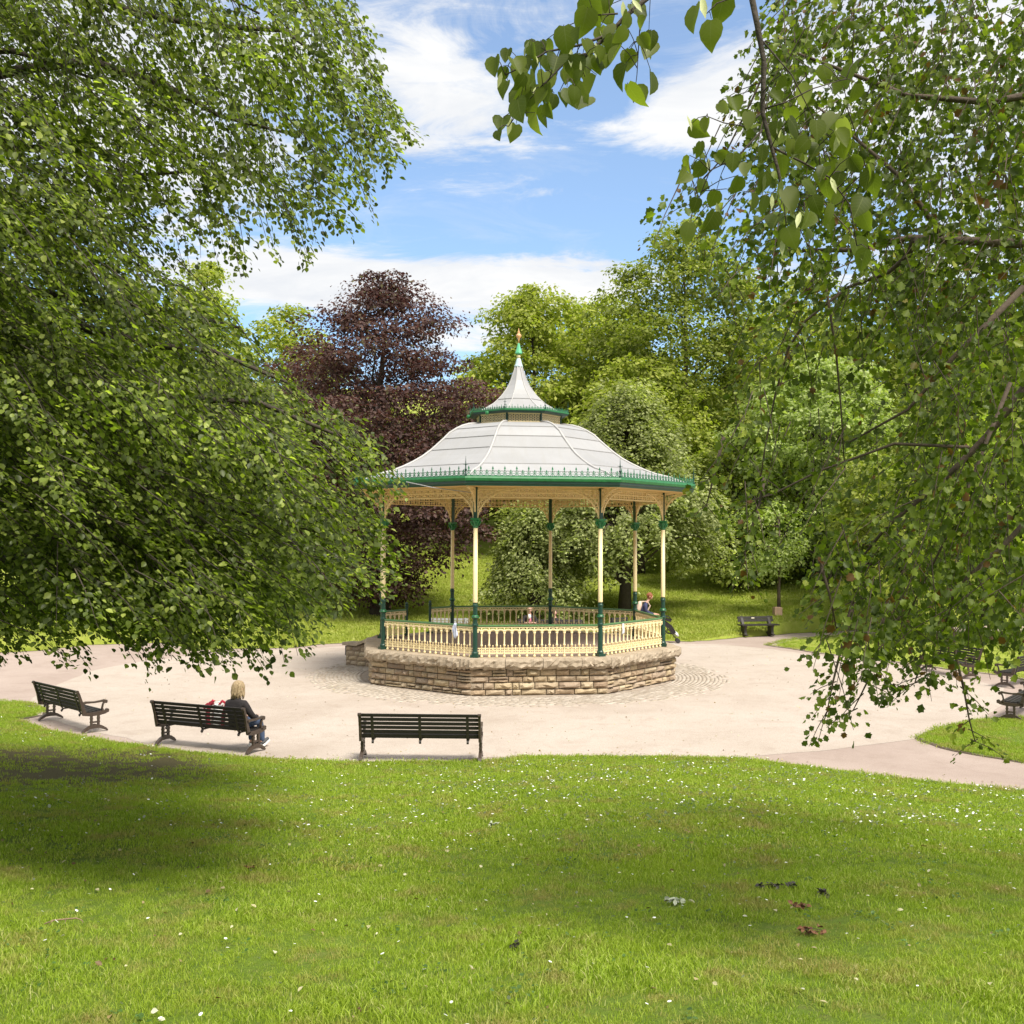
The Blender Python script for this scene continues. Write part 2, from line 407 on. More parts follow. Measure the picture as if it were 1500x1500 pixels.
M_plaza = paving_mat('pale gravel dressing', (.44, .375, .32), (.51, .44, .385), (.24, .19, .15), (.29, .225, .18))
g = np.stack(np.meshgrid(np.linspace(-260, 260, 27), np.linspace(-60, 460, 27), indexing='ij'), -1)
sheet('ground', np.concatenate([g, np.full(g.shape[:2]+(1,), -.05)], -1), M_path, kind='structure')
g = np.stack(np.meshgrid(np.linspace(-60, 60, 41), np.linspace(-10, 75, 31), indexing='ij'), -1)
sheet('path', np.concatenate([g, np.zeros(g.shape[:2]+(1,))], -1), M_path, kind='structure')
# pale plaza surface: outline from the joints one can see
pl = [(40, 1032), (60, 1012), (100, 998), (132, 984), (166, 976), (216, 968), (280, 960), (360, 955), (450, 950), (533, 945)]
pr = [(1000, 943), (1060, 944), (1120, 950), (1200, 960), (1300, 974), (1413, 995), (1470, 1007), (1475, 1030), (1430, 1056), (1345, 1082), (1200, 1101), (1067, 1110), (980, 1111)]
out = [G(*p)[:2] for p in pl] + [np.array([-1.5, 43.0]), np.array([3.0, 43.4])] + [G(*p)[:2] for p in pr]
out += [np.array([0.5, 20.2]), np.array([-3., 19.4]), np.array([-6., 20.2]), np.array([-9.5, 23.]), np.array([-11.8, 25.5])]
o2 = densify(np.array(out+[out[0]]), .4, .03)[:-1]
mb = MB(); cen = (0, 31.5, .004)
mb.add([cen]+[(p[0], p[1], .004) for p in o2], [(0, 1+i, 1+(i+1) % len(o2)) for i in range(len(o2))])
o = mb.build('plaza', M_plaza, kind='structure')

# lawns: strips from a visible edge outwards
def lawn_front():
    xs = np.unique(np.concatenate([np.linspace(-40, 40, 401), np.linspace(-16, 16, 321)]))
    e = ye(xs) + .05*np.sin(xs*3.1)+.03*np.sin(xs*9.7+1)
    T = np.concatenate([np.linspace(0, 1, 12)[:-1]*1.2, np.linspace(1.2, 55, 110)])
    P = np.zeros((len(xs), len(T), 3))
    for j, tt in enumerate(T):
        y = e-tt; P[:, j, 0] = xs; P[:, j, 1] = y; P[:, j, 2] = zlawn(xs, np.minimum(y, ye(xs)))
    P[:, 0, 2] = -.01
    sheet('lawn', P[:, ::-1], M_lawn, kind='structure')
lawn_front()
BK = [(-400, 985), (-120, 965), (0, 956), (60, 953), (128, 945), (250, 941), (285, 952), (430, 949), (470, 944), (533, 941), (600, 939), (760, 938), (930, 938), (1010, 940), (1060, 936), (1085, 934), (1130, 931), (1160, 928), (1217, 925), (1300, 921), (1420, 917), (1700, 912)]
BE = densify(np.array([G(*p)[:2] for p in BK]), .5, .05)
def lawn_back():
    e = BE; d = norm(e-np.array([CX, 24.]));  T = np.concatenate([[0, .15, .5], np.linspace(1, 40, 50), np.linspace(44, 240, 40)])
    P = np.zeros((len(e), len(T), 3))
    for j, tt in enumerate(T):
        q = e+d*tt; P[:, j, :2] = q; P[:, j, 2] = zback(q[:, 0], q[:, 1])
    P[:, 0, 2] = -.01
    sheet('hillside_lawn', P, M_back, kind='structure')
lawn_back()
def verge(name, pts, m=M_back, crown=.05):
    P = densify(np.array([G(*p)[:2] for p in pts]+[G(*pts[0])[:2]]), .3, .03)[:-1]; c = P.mean(0)
    T = np.linspace(0, 1, 9); Q = np.zeros((len(P)+1, 9, 3)); PP = np.vstack([P, P[:1]])
    for j, tt in enumerate(T):
        q = PP+(c-PP)*tt; Q[:, j, :2] = q; Q[:, j, 2] = -.01 if j == 0 else .022+crown*min(1, tt*2)
    sheet(name, Q[::-1], m, kind='structure'); return P
V_R = [(1345, 1082), (1365, 1072), (1430, 1057), (1500, 1053), (1640, 1046), (1900, 1080), (1700, 1135), (1500, 1117), (1430, 1106), (1380, 1095)]
V_L = [(-500, 1045), (-200, 1030), (0, 1028), (40, 1031), (62, 1038), (68, 1047), (40, 1052), (0, 1056), (-120, 1066), (-500, 1075)]
V_I = [(1122, 945), (1150, 937), (1217, 932), (1300, 929), (1500, 925), (1700, 930), (1800, 985), (1540, 1003), (1475, 990), (1413, 984), (1300, 968), (1200, 957)]
VR = verge('right_verge', V_R, M_lawn); VL = verge('left_verge', V_L, M_lawn); VI = verge('island_verge', V_I, M_back, .02)

# ------------------------------------------------------------------ bandstand
AZ0 = -.2573
RC, RP_, RE = 4.33, 4.70, 5.22
ZD, ZE = .961, 5.39
C8, S8 = math.cos(PI/8), math.sin(PI/8)
def tmid(k): return AZ0+PI/8+PI/4*k
def tcor(k): return AZ0+PI/4*k
def cdir(t): return Vector((math.sin(t), -math.cos(t), 0))
def oct_ring(mb, r0, z0, r1, z1):   # conical octagon band
    vs = [];
    for k in range(8):
        d = cdir(tcor(k)); vs += [(d.x*r0, d.y*r0, z0), (d.x*r1, d.y*r1, z1)]
    mb.add(vs, [(2*k, 2*((k+1) % 8), 2*((k+1) % 8)+1, 2*k+1) for k in range(8)])

def bandstand():
    B = empty('bandstand', (CX, CY, 0), label='octagonal cream and green iron bandstand with pale bell roof on a stone plinth', cat='bandstand')
    # core of the plinth (mortar) and the deck
    m = MB(); r = 4.60
    vs = [tuple(cdir(tcor(k))*r) for k in range(8)]; vs = [(x, y, -.05) for x, y, _ in vs]+[(x, y, .72) for x, y, _ in vs]
    m.add(vs, [(k, (k+1) % 8, 8+(k+1) % 8, 8+k) for k in range(8)]+[tuple(range(8, 16))]); m.build('plinth_core', M_mortar, B)
    m = MB(); m.add([(cdir(tcor(k)).x*4.14, cdir(tcor(k)).y*4.14, ZD-.012) for k in range(8)], [tuple(range(8))]); m.build('deck', M_deck, B)
    # rock-faced stones: four shared shapes, unit size, outward is -Y
    shapes = []
    for s_ in range(5):
        r_ = np.random.default_rng(50+s_); nx, nz = 4, 3; mb = MB(); vs = []
        for j in range(nz+1):
            for i in range(nx+1):
                e = (i in (0, nx)) or (j in (0, nz)); x = i/nx-.5; z = j/nz-.5
                vs.append((x*(.985 if e else 1)+(0 if e else r_.uniform(-.05, .05)), -.04 if e else -.5-r_.uniform(0, .5), z*(.95 if e else 1)))
        n = len(vs); vs += [(-.5, .9, -.5), (.5, .9, -.5), (.5, .9, .5), (-.5, .9, .5)]
        fs = [(j*(nx+1)+i, j*(nx+1)+i+1, (j+1)*(nx+1)+i+1, (j+1)*(nx+1)+i) for j in range(nz) for i in range(nx)]
        fs += [tuple([n]+[n+1]+list(range(nx, -1, -1))), tuple([n+3]+list(range(nz*(nx+1), n))+[n+2]), tuple([n]+[j*(nx+1) for j in range(nz+1)]+[n+3]), tuple([n+2]+[j*(nx+1)+nx for j in range(nz, -1, -1)]+[n+1])]
        mb.add(vs, fs); shapes.append(mb.mesh('stone', M_stone))
    courses = [.15, .18, .155, .185]
    def wall(k, as_objects):
        hw = RP_*S8; ap = RP_*C8-.03; z = .015; big = MB()
        for ci, h in enumerate(courses):
            x = -hw
            while x < hw-.05:
                w = min(random.choice((.2, .26, .34, .42, .58))*random.uniform(.85, 1.15), hw-x)
                if hw-x-w < .16: w = hw-x
                hh = [h]
                if random.random() < .14 and w > .28: hh = [h*.45, h*.55]
                zz = z
                for q in hh:
                    if as_objects:
                        d = cdir(tmid(k)); e = Vector((-d.y, d.x, 0)); p = d*ap+e*(x+w/2)
                        link('stone', random.choice(shapes), B, loc=(p.x, p.y, zz+q/2), rz=tmid(k), scale=(w-.016, random.uniform(.04, .10), q-.018))
                    else:
                        d = cdir(tmid(k)); e = Vector((-d.y, d.x, 0)); p = d*ap+e*(x+w/2)
                        big.box((p.x, p.y, zz+q/2), (w-.014, random.uniform(.05, .11), q-.014), tmid(k))
                    zz += q
                x += w
            z += h
        return big
    rear = MB()
    for k in range(8):
        b = wall(k, k in (7, 0, 1, 6, 2))
        if k not in (7, 0, 1, 6, 2): rear.v, rear.f = rear.v, rear.f; rear.add(b.v, b.f)
    rear.build('rear_stonework', M_stone, B, kind='stuff')
    # coping stones with rough outer edge
    ro = 4.86; ri = 4.12
    for k in range(8):
        hw = ro*S8; ap = ro*C8; n = 4; cuts = [-1]+sorted(random.uniform(-1+2*(i)/n-.12, -1+2*i/n+.12) for i in range(1, n))+[1]
        for a_, b_ in zip(cuts[:-1], cuts[1:]):
            mb = MB(); nx = 12; nz = 4; vs = []
            ga = .006/hw
            for j in range(nz+1):
                for i in range(nx+1):
                    u = (a_+ga)+(b_-a_-2*ga)*i/nx; z = .69+(ZD-.69)*j/nz
                    push = (0 if j == nz else (.0 if i in (0, nx) else random.uniform(-.032, .032)+.015)) - (.07 if j == 0 else 0)
                    apx = ap+push-(.015 if j == nz else 0)
                    vs.append((u*hw*apx/ap, -apx, z+(0 if j in (nz,) else random.uniform(-.025, .03))))
            m0 = len(vs)
            for i in range(nx+1):
                u = (a_+ga)+(b_-a_-2*ga)*i/nx; hi = ri*S8; vs.append((u*hi, -ri*C8, ZD))
            for i in (0, nx):
                u = (a_+ga)+(b_-a_-2*ga)*i/nx; hi = ri*S8; vs.append((u*hi, -ri*C8, .69))
            W = nx+1
            fs = [(j*W+i, j*W+i+1, (j+1)*W+i+1, (j+1)*W+i) for j in range(nz) for i in range(nx)]
            fs += [(nz*W+i, nz*W+i+1, m0+i+1, m0+i) for i in range(nx)]
            fs += [tuple([m0+W, m0]+[j*W for j in range(nz, -1, -1)]), tuple([m0+W+1]+[j*W+nx for j in range(nz+1)]+[m0+nx]), tuple([m0+W]+list(range(0, W))+[m0+W+1])]
            mb.add(vs, fs)
            mb.build('coping_stone', M_coping, B, rz=tmid(k))
    # steps with wing walls, out of face 5
    kk = 5; d0 = tmid(kk); ap = RP_*C8
    for i in range(4):
        mb = MB(); mb.box((0, -(ap+.05+.3*(3-i)+.15-.45), .24*i+.0), (2.3, .9, .24)); mb.build('step', M_coping, B, rz=d0)
    for sx in (-1, 1):
        mb = MB(); x = sx*1.38
        vs = [];
        for xx in (x-.17, x+.17):
            vs += [(xx, -(ap-.15), 0), (xx, -(ap+1.35), 0), (xx, -(ap+1.35), .60), (xx, -(ap+.85), .62), (xx, -(ap-.15), .92)]
        mb.add(vs, [(0, 1, 2, 3, 4), (9, 8, 7, 6, 5), (0, 5, 6, 1), (1, 6, 7, 2), (2, 7, 8, 3), (3, 8, 9, 4)])
        w = mb.build('wing_wall', M_mortar, B, rz=d0)
        mb = MB()
        for i_, (y0, y1, z0, z1) in enumerate([(ap+.80, ap+1.46, .63, .64), (ap-.1, ap+.80, .95, .66)]):
            vs = [(xx, -yy, zz) for xx in (x-.24, x+.24) for (yy, zz) in ((y0, z0 if i_ else z1), (y1, z1 if i_ else z0))]
            lo = vs; hi = [(p[0], p[1], p[2]+.10) for p in vs]
            mb.add(lo+hi, [(0, 1, 3, 2), (4, 6, 7, 5), (0, 4, 5, 1), (2, 3, 7, 6), (0, 2, 6, 4), (1, 5, 7, 3)])
        mb.build('wing_coping', M_coping, w)
        for ci in range(4):
            zz = .02+ci*.15; y = ap+.1
            while y < ap+1.3:
                wd = min(random.uniform(.2, .42), ap+1.35-y)
                for s2 in (-1, 1):
                    link('stone', random.choice(shapes), w, loc=(x+s2*.165, -(y+wd/2), zz+.07), rot=(0, 0, s2*PI/2), scale=(wd-.012, .05, .135))
                y += wd
            if not (sx == 1 and ci in (2, 3)):
                for q in (-.085, .085): link('stone', random.choice(shapes), w, loc=(x+q, -(ap+1.345), zz+.07), rot=(0, 0, 0), scale=(.16, .05, .135))
        if sx == 1:
            mb = MB(); mb.box((x, -(ap+1.375), .46), (.33, .05, .30)); mb.build('plaque', mat('dark slate plaque', (.06, .05, .055), .6), w)
    # columns: one mesh set, copied
    ring = MB()
    def colmeshes():
        r = {}
        m = MB(); m.box((0, 0, .035), (.21, .21, .07)); m.lathe([(.095, .07), (.095, .12), (.072, .15), (.066, .2), (.062, 1.0), (.066, 1.02)], n=12)
        m.lathe([(.07, 1.0), (.098, 1.03), (.098, 1.06), (.075, 1.09), (.07, 1.1)], n=12); m.lathe([(.062, 1.1), (.062, 1.30), (.075, 1.32), (.075, 1.36), (.060, 1.38), (.060, 1.42)], n=12)
        m.lathe([(.066, .80), (.085, .82), (.085, .86), (.066, .88)], n=12)
        r['column_base'] = (m.mesh('column_base', M_dgreen, False), None)
        m = MB(); m.lathe([(.075, 1.10), (.10, 1.03), (.088, 1.06)][::-1], n=12); m.lathe([(.07, 1.025), (.104, 1.035), (.104, 1.055), (.07, 1.075)], n=14); r['collar'] = (m.mesh('collar', M_bgreen, True), None)
        m = MB(); m.lathe([(.060, 1.42), (.062, 1.44), (.056, 3.37)], n=14); r['shaft'] = (m.mesh('shaft', M_cream, True), None)
        m = MB(); m.lathe([(.060, 3.36), (.075, 3.38), (.066, 3.41), (.10, 3.50), (.125, 3.55), (.105, 3.57)], n=10); m.box((0, 0, 3.595), (.22, .22, .05))
        for i in range(8):
            a = 2*PI*i/8; m.tube([(.07*math.cos(a), .07*math.sin(a), 3.42), (.11*math.cos(a), .11*math.sin(a), 3.47), (.145*math.cos(a), .145*math.sin(a), 3.54)], [.02, .022, .012], 5)
        r['capital'] = (m.mesh('capital', M_bgreen), None)
        m = MB(); m.box((0, 0, (3.62+4.43)/2), (.10, .10, .81)); r['upper_post'] = (m.mesh('upper_post', M_dgreen), None)
        return r
    cm = colmeshes()
    # spandrel bracket in the XZ plane (x along the face, from the post), z relative to deck
    def arc(cx, cz, r, a0, a1, n=10): return [(cx+r*math.cos(a), cz+r*math.sin(a)) for a in np.linspace(a0, a1, n)]
    def bracket_mesh(L, H, name):
        m = MB()
        pts = [(L*(1-math.cos(t)), -H+H*math.sin(t)) for t in np.linspace(0, PI/2, 12)]
        m.ribbon(pts, .035, .035)
        m.ribbon([(x*.72, z*.72+.0) for x, z in pts], .018, .02)
        m.ribbon([(0, 0), (L, 0)], .03, .03); m.ribbon([(.0, -H), (.0, 0)], .03, .03)
        for (cx, cz, r) in ((L*.16, -H*.18, .105), (L*.40, -H*.13, .075), (L*.12, -H*.45, .08), (L*.60, -H*.075, .045), (L*.07, -H*.66, .045), (L*.27, -H*.33, .06)):
            m.ribbon(arc(cx, cz, r, 0, 1.75*PI, 12), .016, .018)
            m.ribbon(arc(cx+r*.3, cz, r*.5, 0, 1.8*PI, 9), .014, .018)
        for t in (.25, .5, .8, 1.1):
            x, z = L*(1-math.cos(t)), -H+H*math.sin(t); m.ribbon([(x, z), (x*.55+.02, z*.5-.05), (x*.4, z*.2)], .013, .016)
        # YZ plane -> rotate so that y becomes +x
        m.v = [(p[1], p[0], p[2]) for p in m.v]
        return m.mesh(name, M_cream_shade)
    bm_in = bracket_mesh(.98, .80, 'spandrel_bracket'); bm_out = bracket_mesh(.72, .62, 'eaves_bracket')
    for k in range(8):
        d = cdir(tcor(k)); c = empty('column', tuple(d*RC)+() if False else (d.x*RC, d.y*RC, ZD), tcor(k)); c.parent = B
        for nm, (me, _) in cm.items(): link(nm, me, c)
        # two spandrels, along the faces either side
        link('spandrel_bracket', bm_in, c, loc=(.05, 0, 4.36), rz=PI/8)
        o = link('spandrel_bracket', bm_in, c, loc=(-.05, 0, 4.36), rz=-PI/8); o.scale = (-1, 1, 1)
        link('eaves_bracket', bm_out, c, loc=(0, -.05, 4.40), rz=-PI/2)
    # frieze between the columns: rails with pierced plates
    hw = RC*S8; ap = RC*C8
    m = MB(); z0, z1 = ZE-.27, ZE-.02
    for z in (z0, (z0+z1)/2, z1): m.box((0, -ap, z), (2*hw-.1, .035, .035))
    n = 13
    for i in range(n):
        x = (i-(n-1)/2)*(2*hw-.2)/n; w = .11
        for (za, zb) in ((z0, (z0+z1)/2), ((z0+z1)/2, z1)):
            h = zb-za-.03; cz = (za+zb)/2
            m.box((x, -ap, cz), (w*.8, .012, h*.45)); m.box((x, -ap, cz), (w*.35, .012, h)); m.box((x+.105, -ap, cz), (.02, .015, h*.95)); m.box((x+.105, -ap, cz), (.1, .015, .02))
    fr = m.mesh('frieze', M_cream_shade)
    for k in range(8): link('frieze', fr, B, rz=tmid(k))
    # railings: seven faces (face 5 is the entrance with short lengths either side)
    def panel(length, n, rz, xoff):
        R_ = empty('railing', (0, 0, 0), rz); R_.parent = B
        p = length/n; y = -ap
        b = MB(); b.lathe([(.036, 0), (.038, .035), (.024, .055), (.024, .085), (.032, .10), (.021, .12), (.021, .28), (.036, .30), (.036, .32), (.021, .34), (.020, .58), (.030, .61), (.042, .645)], n=7)
        bme = b.mesh('baluster', M_cream, True)
        for i in range(n): link('baluster', bme, R_, loc=(xoff-length/2+p*(i+.5), y, ZD))
        m = MB()
        for i in range(n+1):
            x0 = xoff-length/2+p*(i-.5); xs = [x0+p/2-p/2*math.cos(t) for t in np.linspace(0, PI, 8)]
            lo = max(xoff-length/2, x0); hi = min(xoff+length/2, x0+p)
            pts = [(min(max(x, lo), hi), ZD+.64+.085*math.sin(t)) for x, t in zip(xs, np.linspace(0, PI, 8))]
            mm = MB(); mm.ribbon(pts, .034, .04); m.add([(q[1], y+q[0], q[2]) for q in mm.v], mm.f)
            mm = MB(); mm.ribbon([(x, z-.034) for x, z in pts[1:-1]], .013, .02); m.add([(q[1], y+q[0], q[2]) for q in mm.v], mm.f)
            if i < n: m.box((xoff-length/2+p*(i+.5), y, ZD+.715), (.028, .028, .13)); m.sphere((xoff-length/2+p*(i+.5), y, ZD+.69), .026, 6, 4)
        m.box((xoff, y, ZD+.775), (length, .03, .022)); m.build('arch_band', M_cream, R_)
        m = MB()
        for z in (.105, .17, .235): m.box((xoff, y, ZD+z), (length, .02, .020 if z != .105 else .034))
        for i in range(n+1):
            x = xoff-length/2+p*i
            if abs(x-xoff) < length/2-.02:
                m.box((x, y, ZD+.19), (.019, .019, .19)); m.sphere((x, y, ZD+.292), .018, 6, 4, 1.5); m.sphere((x, y, ZD+.20), .024, 6, 4)
        for i in range(n):
            for s_ in (-.25, .25): m.box((xoff-length/2+p*(i+.5+s_), y, ZD+.17), (.013, .014, .13))
        m.build('lower_grille', M_cream, R_)
        m = MB(); m.box((xoff, y, ZD+.825), (length, .07, .032)); m.box((xoff, y, ZD+.80), (length, .04, .02)); m.build('handrail', M_hrail, R_)
        return R_
    for k in range(8):
        if k == 5: continue
        panel(2*hw-.14, 16, tmid(k), 0)
    L = hw-.55-.07-.05
    for s_ in (-1, 1):
        panel(L, 5, tmid(5), s_*(hw-.07-L/2))
        m = MB(); m.box((s_*.55, -ap, ZD+.03), (.15, .15, .06)); m.lathe([(.05, .06), (.045, .1), (.045, .9), (.06, .92), (.06, .95), (.03, .97), (.05, 1.0), (.045, 1.04), (.005, 1.07)], (s_*.55, -ap, ZD), 10)
        m.build('gate_post', M_dgreen, B, rz=tmid(5))
    # eaves: soffit, gutter, fascia
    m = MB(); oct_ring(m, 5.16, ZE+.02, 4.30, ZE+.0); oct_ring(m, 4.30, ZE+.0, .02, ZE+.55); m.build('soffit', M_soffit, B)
    m = MB()
    for i in range(26):
        for k in range(8):
            pass
    hwE = RE*S8; apE = RE*C8
    for k in range(8):
        mb = MB()
        def band(y0, z0, y1, z1, mm):    # trapezoid strip mitred at the corners
            q = S8/C8; mm.add([(-y0*q, -y0, z0), (y0*q, -y0, z0), (y1*q, -y1, z1), (-y1*q, -y1, z1)], [(0, 1, 2, 3)])
        prof = [(apE-.10, ZE), (apE-.03, ZE), (apE-.02, ZE+.05), (apE, ZE+.07), (apE, ZE+.115)]
        for (a_, b_) in zip(prof[:-1], prof[1:]): band(a_[0], a_[1], b_[0], b_[1], mb)
        mb.build('fascia', M_dgreen, B, rz=tmid(k))
        mb = MB(); prof = [(apE, ZE+.115), (apE+.03, ZE+.13), (apE+.045, ZE+.19), (apE+.03, ZE+.235), (apE-.02, ZE+.245), (apE-.14, ZE+.235)]
        for (a_, b_) in zip(prof[:-1], prof[1:]): band(a_[0], a_[1], b_[0], b_[1], mb)
        mb.build('gutter', M_bgreen, B, rz=tmid(k))
    # cresting
    def cresting(apx, zb, n, s, name):
        L = 2*apx*S8/C8; m = MB(); y = -apx
        m.box((0, y, zb+.01*s), (L, .016, .02*s)); m.box((0, y, zb+.075*s), (L, .010, .010))
        for i in range(n):
            x = -L/2+L*(i+.5)/n; tall = i % 2 == 0; h = (.24 if tall else .16)*s
            m.box((x, y, zb+h/2), (.014*s, .012, h)); m.add([(x-.026*s, y, zb+h*.80), (x, y-.008, zb+h*.66), (x+.026*s, y, zb+h*.80), (x, y, zb+h*1.12)], [(0, 1, 2, 3)]); m.sphere((x, y, zb+h*.62), .020*s, 6, 4)
            mm = MB(); mm.ribbon(arc(x+L/n/2, zb+.075*s, L/n*.36, PI*1.05, PI*1.95, 7), .016*s, .012); m.add([(q[1], y+q[0], q[2]) for q in mm.v], mm.f)
            for sx in (-1, 1):
                mm = MB(); mm.ribbon([(x+sx*.005, zb+.09*s), (x+sx*.035*s, zb+.105*s), (x+sx*.05*s, zb+.135*s)], .012*s, .012); m.add([(q[1], y+q[0], q[2]) for q in mm.v], mm.f)
        return m.mesh(name, M_crest)
    cr = cresting(apE-.01, ZE+.24, 26, 1.0, 'cresting')
    for k in range(8): link('cresting', cr, B, rz=tmid(k))
    def fin_mesh(s):
        m = MB(); m.lathe([(.035, 0), (.035, .06), (.018, .08), (.016, .16), (.035, .18), (.035, .20), (.016, .22), (.014, .30), (.03, .32), (.014, .34), (.010, .40), (.002, .56)], n=8)
        m.v = [(x*s, y*s, z*s) for x, y, z in m.v]; m.box((0, 0, .33*s), (.14*s, .012*s, .012*s)); m.box((0, 0, .33*s), (.012*s, .14*s, .012*s)); return m.mesh('corner_finial', M_dgreen)
    fm = fin_mesh(.95); fm2 = fin_mesh(.62)
    for k in range(8):
        d = cdir(tcor(k)); link('corner_finial', fm, B, loc=(d.x*(RE-.01), d.y*(RE-.01), ZE+.22))
    # main roof: bell profile, horizontal panels lapped over each other
    prof = [(5.06, 5.60), (4.82, 5.69), (4.55, 5.80), (4.10, 5.915), (3.75, 6.05), (3.44, 6.20), (3.15, 6.365), (2.88, 6.56), (2.67, 6.74), (2.47, 6.915), (2.30, 7.08), (2.08, 7.215), (1.88, 7.31), (1.66, 7.375), (1.30, 7.42)]
    def roofpart(pr, splits, nm):
        for (i0, i1) in zip(splits[:-1], splits[1:]):
            m = MB(); q = S8/C8
            for j in range(i0, i1):
                r0, z0 = pr[j]; r1, z1 = pr[j+1]; lift0 = .018*(1-(j-i0)/(i1-i0)); lift1 = .018*(1-(j+1-i0)/(i1-i0))
                y0, y1 = r0*C8, r1*C8; m.add([(-y0*q, -y0, z0+lift0), (y0*q, -y0, z0+lift0), (y1*q, -y1, z1+lift1), (-y1*q, -y1, z1+lift1)], [(0, 1, 2, 3)])
            r0, z0 = pr[i0]; y0 = r0*C8; m.add([(-y0*q, -y0-.001, z0-.012), (y0*q, -y0-.001, z0-.012), (y0*q, -y0-.001, z0+.018), (-y0*q, -y0-.001, z0+.018)], [(0, 1, 2, 3)])
            me = m.mesh(nm, M_roof, True)
            for k in range(8): link(nm, me, B, rz=tmid(k))
            sm = MB(); sm.box((0, -y0-.008, z0+.004), (2*y0*q, .014, .016)); sme = sm.mesh('seam', M_seam)
            if i0: [link('seam', sme, B, rz=tmid(k)) for k in range(8)]
    roofpart(prof, [0, 2, 4, 7, 9, 11, 14], 'roof_panel')
    m = MB(); m.tube([(0, -r_, z_+.02) for r_, z_ in prof], [.035]*len(prof), 6); rib = m.mesh('ridge_rib', M_rib, True)
    for k in range(8): link('ridge_rib', rib, B, rz=tcor(k))
    # lantern
    L_ = empty('lantern', (0, 0, 0)); L_.parent = B
    hwl = 1.30*S8; apl = 1.30*C8
    m = MB(); m.box((0, -apl, 7.43), (2*hwl, .03, .03)); m.box((0, -apl, 7.67), (2*hwl, .03, .03))
    for row in range(3):
        for i in range(9):
            x = -hwl+.04+(2*hwl-.08)*(i+.5)/9; z = 7.485+row*.072
            mm = MB(); mm.ribbon(arc(x, z, .036, 0, 2*PI, 8), .020, .012); m.add([(q[1], -apl+q[0], q[2]) for q in mm.v], mm.f)
    gme = m.mesh('fret_panel', M_cream)
    m = MB(); m.box((0, -1.30, 7.545), (.05, .05, .27)); pme = m.mesh('lantern_post', M_dgreen)
    for k in range(8): link('fret_panel', gme, L_, rz=tmid(k)); link('lantern_post', pme, L_, rz=tcor(k))
    m = MB()
    for (r0, z0, r1, z1) in ((1.2, 7.68, 1.46, 7.68), (1.46, 7.68, 1.48, 7.70), (1.48, 7.70, 1.52, 7.705), (1.52, 7.705, 1.52, 7.73)): oct_ring(m, r0, z0, r1, z1)
    m.build('lantern_fascia', M_dgreen, L_)
    m = MB()
    for (r0, z0, r1, z1) in ((1.52, 7.73, 1.55, 7.74), (1.55, 7.74, 1.55, 7.78), (1.55, 7.78, 1.5, 7.785), (1.5, 7.785, 1.3, 7.785)): oct_ring(m, r0, z0, r1, z1)
    m.build('lantern_gutter', M_bgreen, L_)
    for k in (6, 7):
        d = cdir(tmid(k)); m = MB(); m.sphere((d.x*1.50, d.y*1.50, 7.68), .06, 8, 6); m.build('gutter_boss', M_bgreen, L_)
    cr2 = cresting(1.52*C8, 7.78, 14, .48, 'lantern_cresting')
    for k in range(8):
        link('lantern_cresting', cr2, L_, rz=tmid(k)); d = cdir(tcor(k)); link('corner_finial', fm2, L_, loc=(d.x*1.52, d.y*1.52, 7.77))
    pr2 = [(1.43, 7.76), (1.28, 7.80), (1.12, 7.88), (.84, 8.05), (.70, 8.17), (.56, 8.31), (.44, 8.46), (.345, 8.60), (.26, 8.77), (.19, 8.96), (.14, 9.10), (.10, 9.23)]
    roofpart2 = roofpart
    roofpart(pr2, [0, 4, 11], 'spire_panel')
    m = MB(); m.tube([(0, -r_, z_+.008) for r_, z_ in pr2], [.016]*len(pr2), 5); rib = m.mesh('spire_rib', M_rib, True)
    for k in range(8): link('spire_rib', rib, L_, rz=tcor(k))
    F = empty('finial', (0, 0, 0)); F.parent = B
    m = MB(); m.lathe([(.125, 9.20), (.13, 9.23), (.105, 9.28), (.075, 9.40), (.05, 9.46)], n=8); m.build('finial_skirt', M_pale, F)
    m = MB(); m.sphere((0, 0, 9.52), .062, 10, 6, .9); m.build('finial_ball', M_cream, F, True)
    m = MB(); m.lathe([(.04, 9.58), (.105, 9.60), (.11, 9.62), (.06, 9.78), (.03, 9.90), (.02, 9.92)], n=8); m.build('finial_cone', M_bg2, F)
    m = MB(); m.lathe([(.022, 9.90), (.016, 10.0), (.03, 10.02), (.02, 10.05), (.07, 10.10), (.085, 10.16), (.05, 10.20), (.02, 10.21), (.045, 10.24), (.012, 10.30), (.003, 10.38)], n=10); m.build('finial_crown', M_gold, F, True)
    # slack cable under the eaves and a conduit
    p0 = cdir(tmid(7))*4.9; m = MB(); m.tube([(-2.9, -4.35, ZE+.12), (-2.2, -4.45, ZE-.03), (-1.45, -4.35, ZE-.12), (-1.1, -4.1, ZE-.16)], .012, 5); m.build('cable', M_roof, B)
    return B
M_hrail = mat('handrail green', (.10, .22, .09), .35, .15, 8)
M_crest = mat('cresting green', (.03, .16, .075), .4, .2, 10)
M_bg2 = mat('pale green paint', (.10, .42, .22), .4, .15, 12)
M_seam = mat('roof seam', (.29, .28, .278), .6)  # seam strips a little darker than the roof sheet
BAND = bandstand()

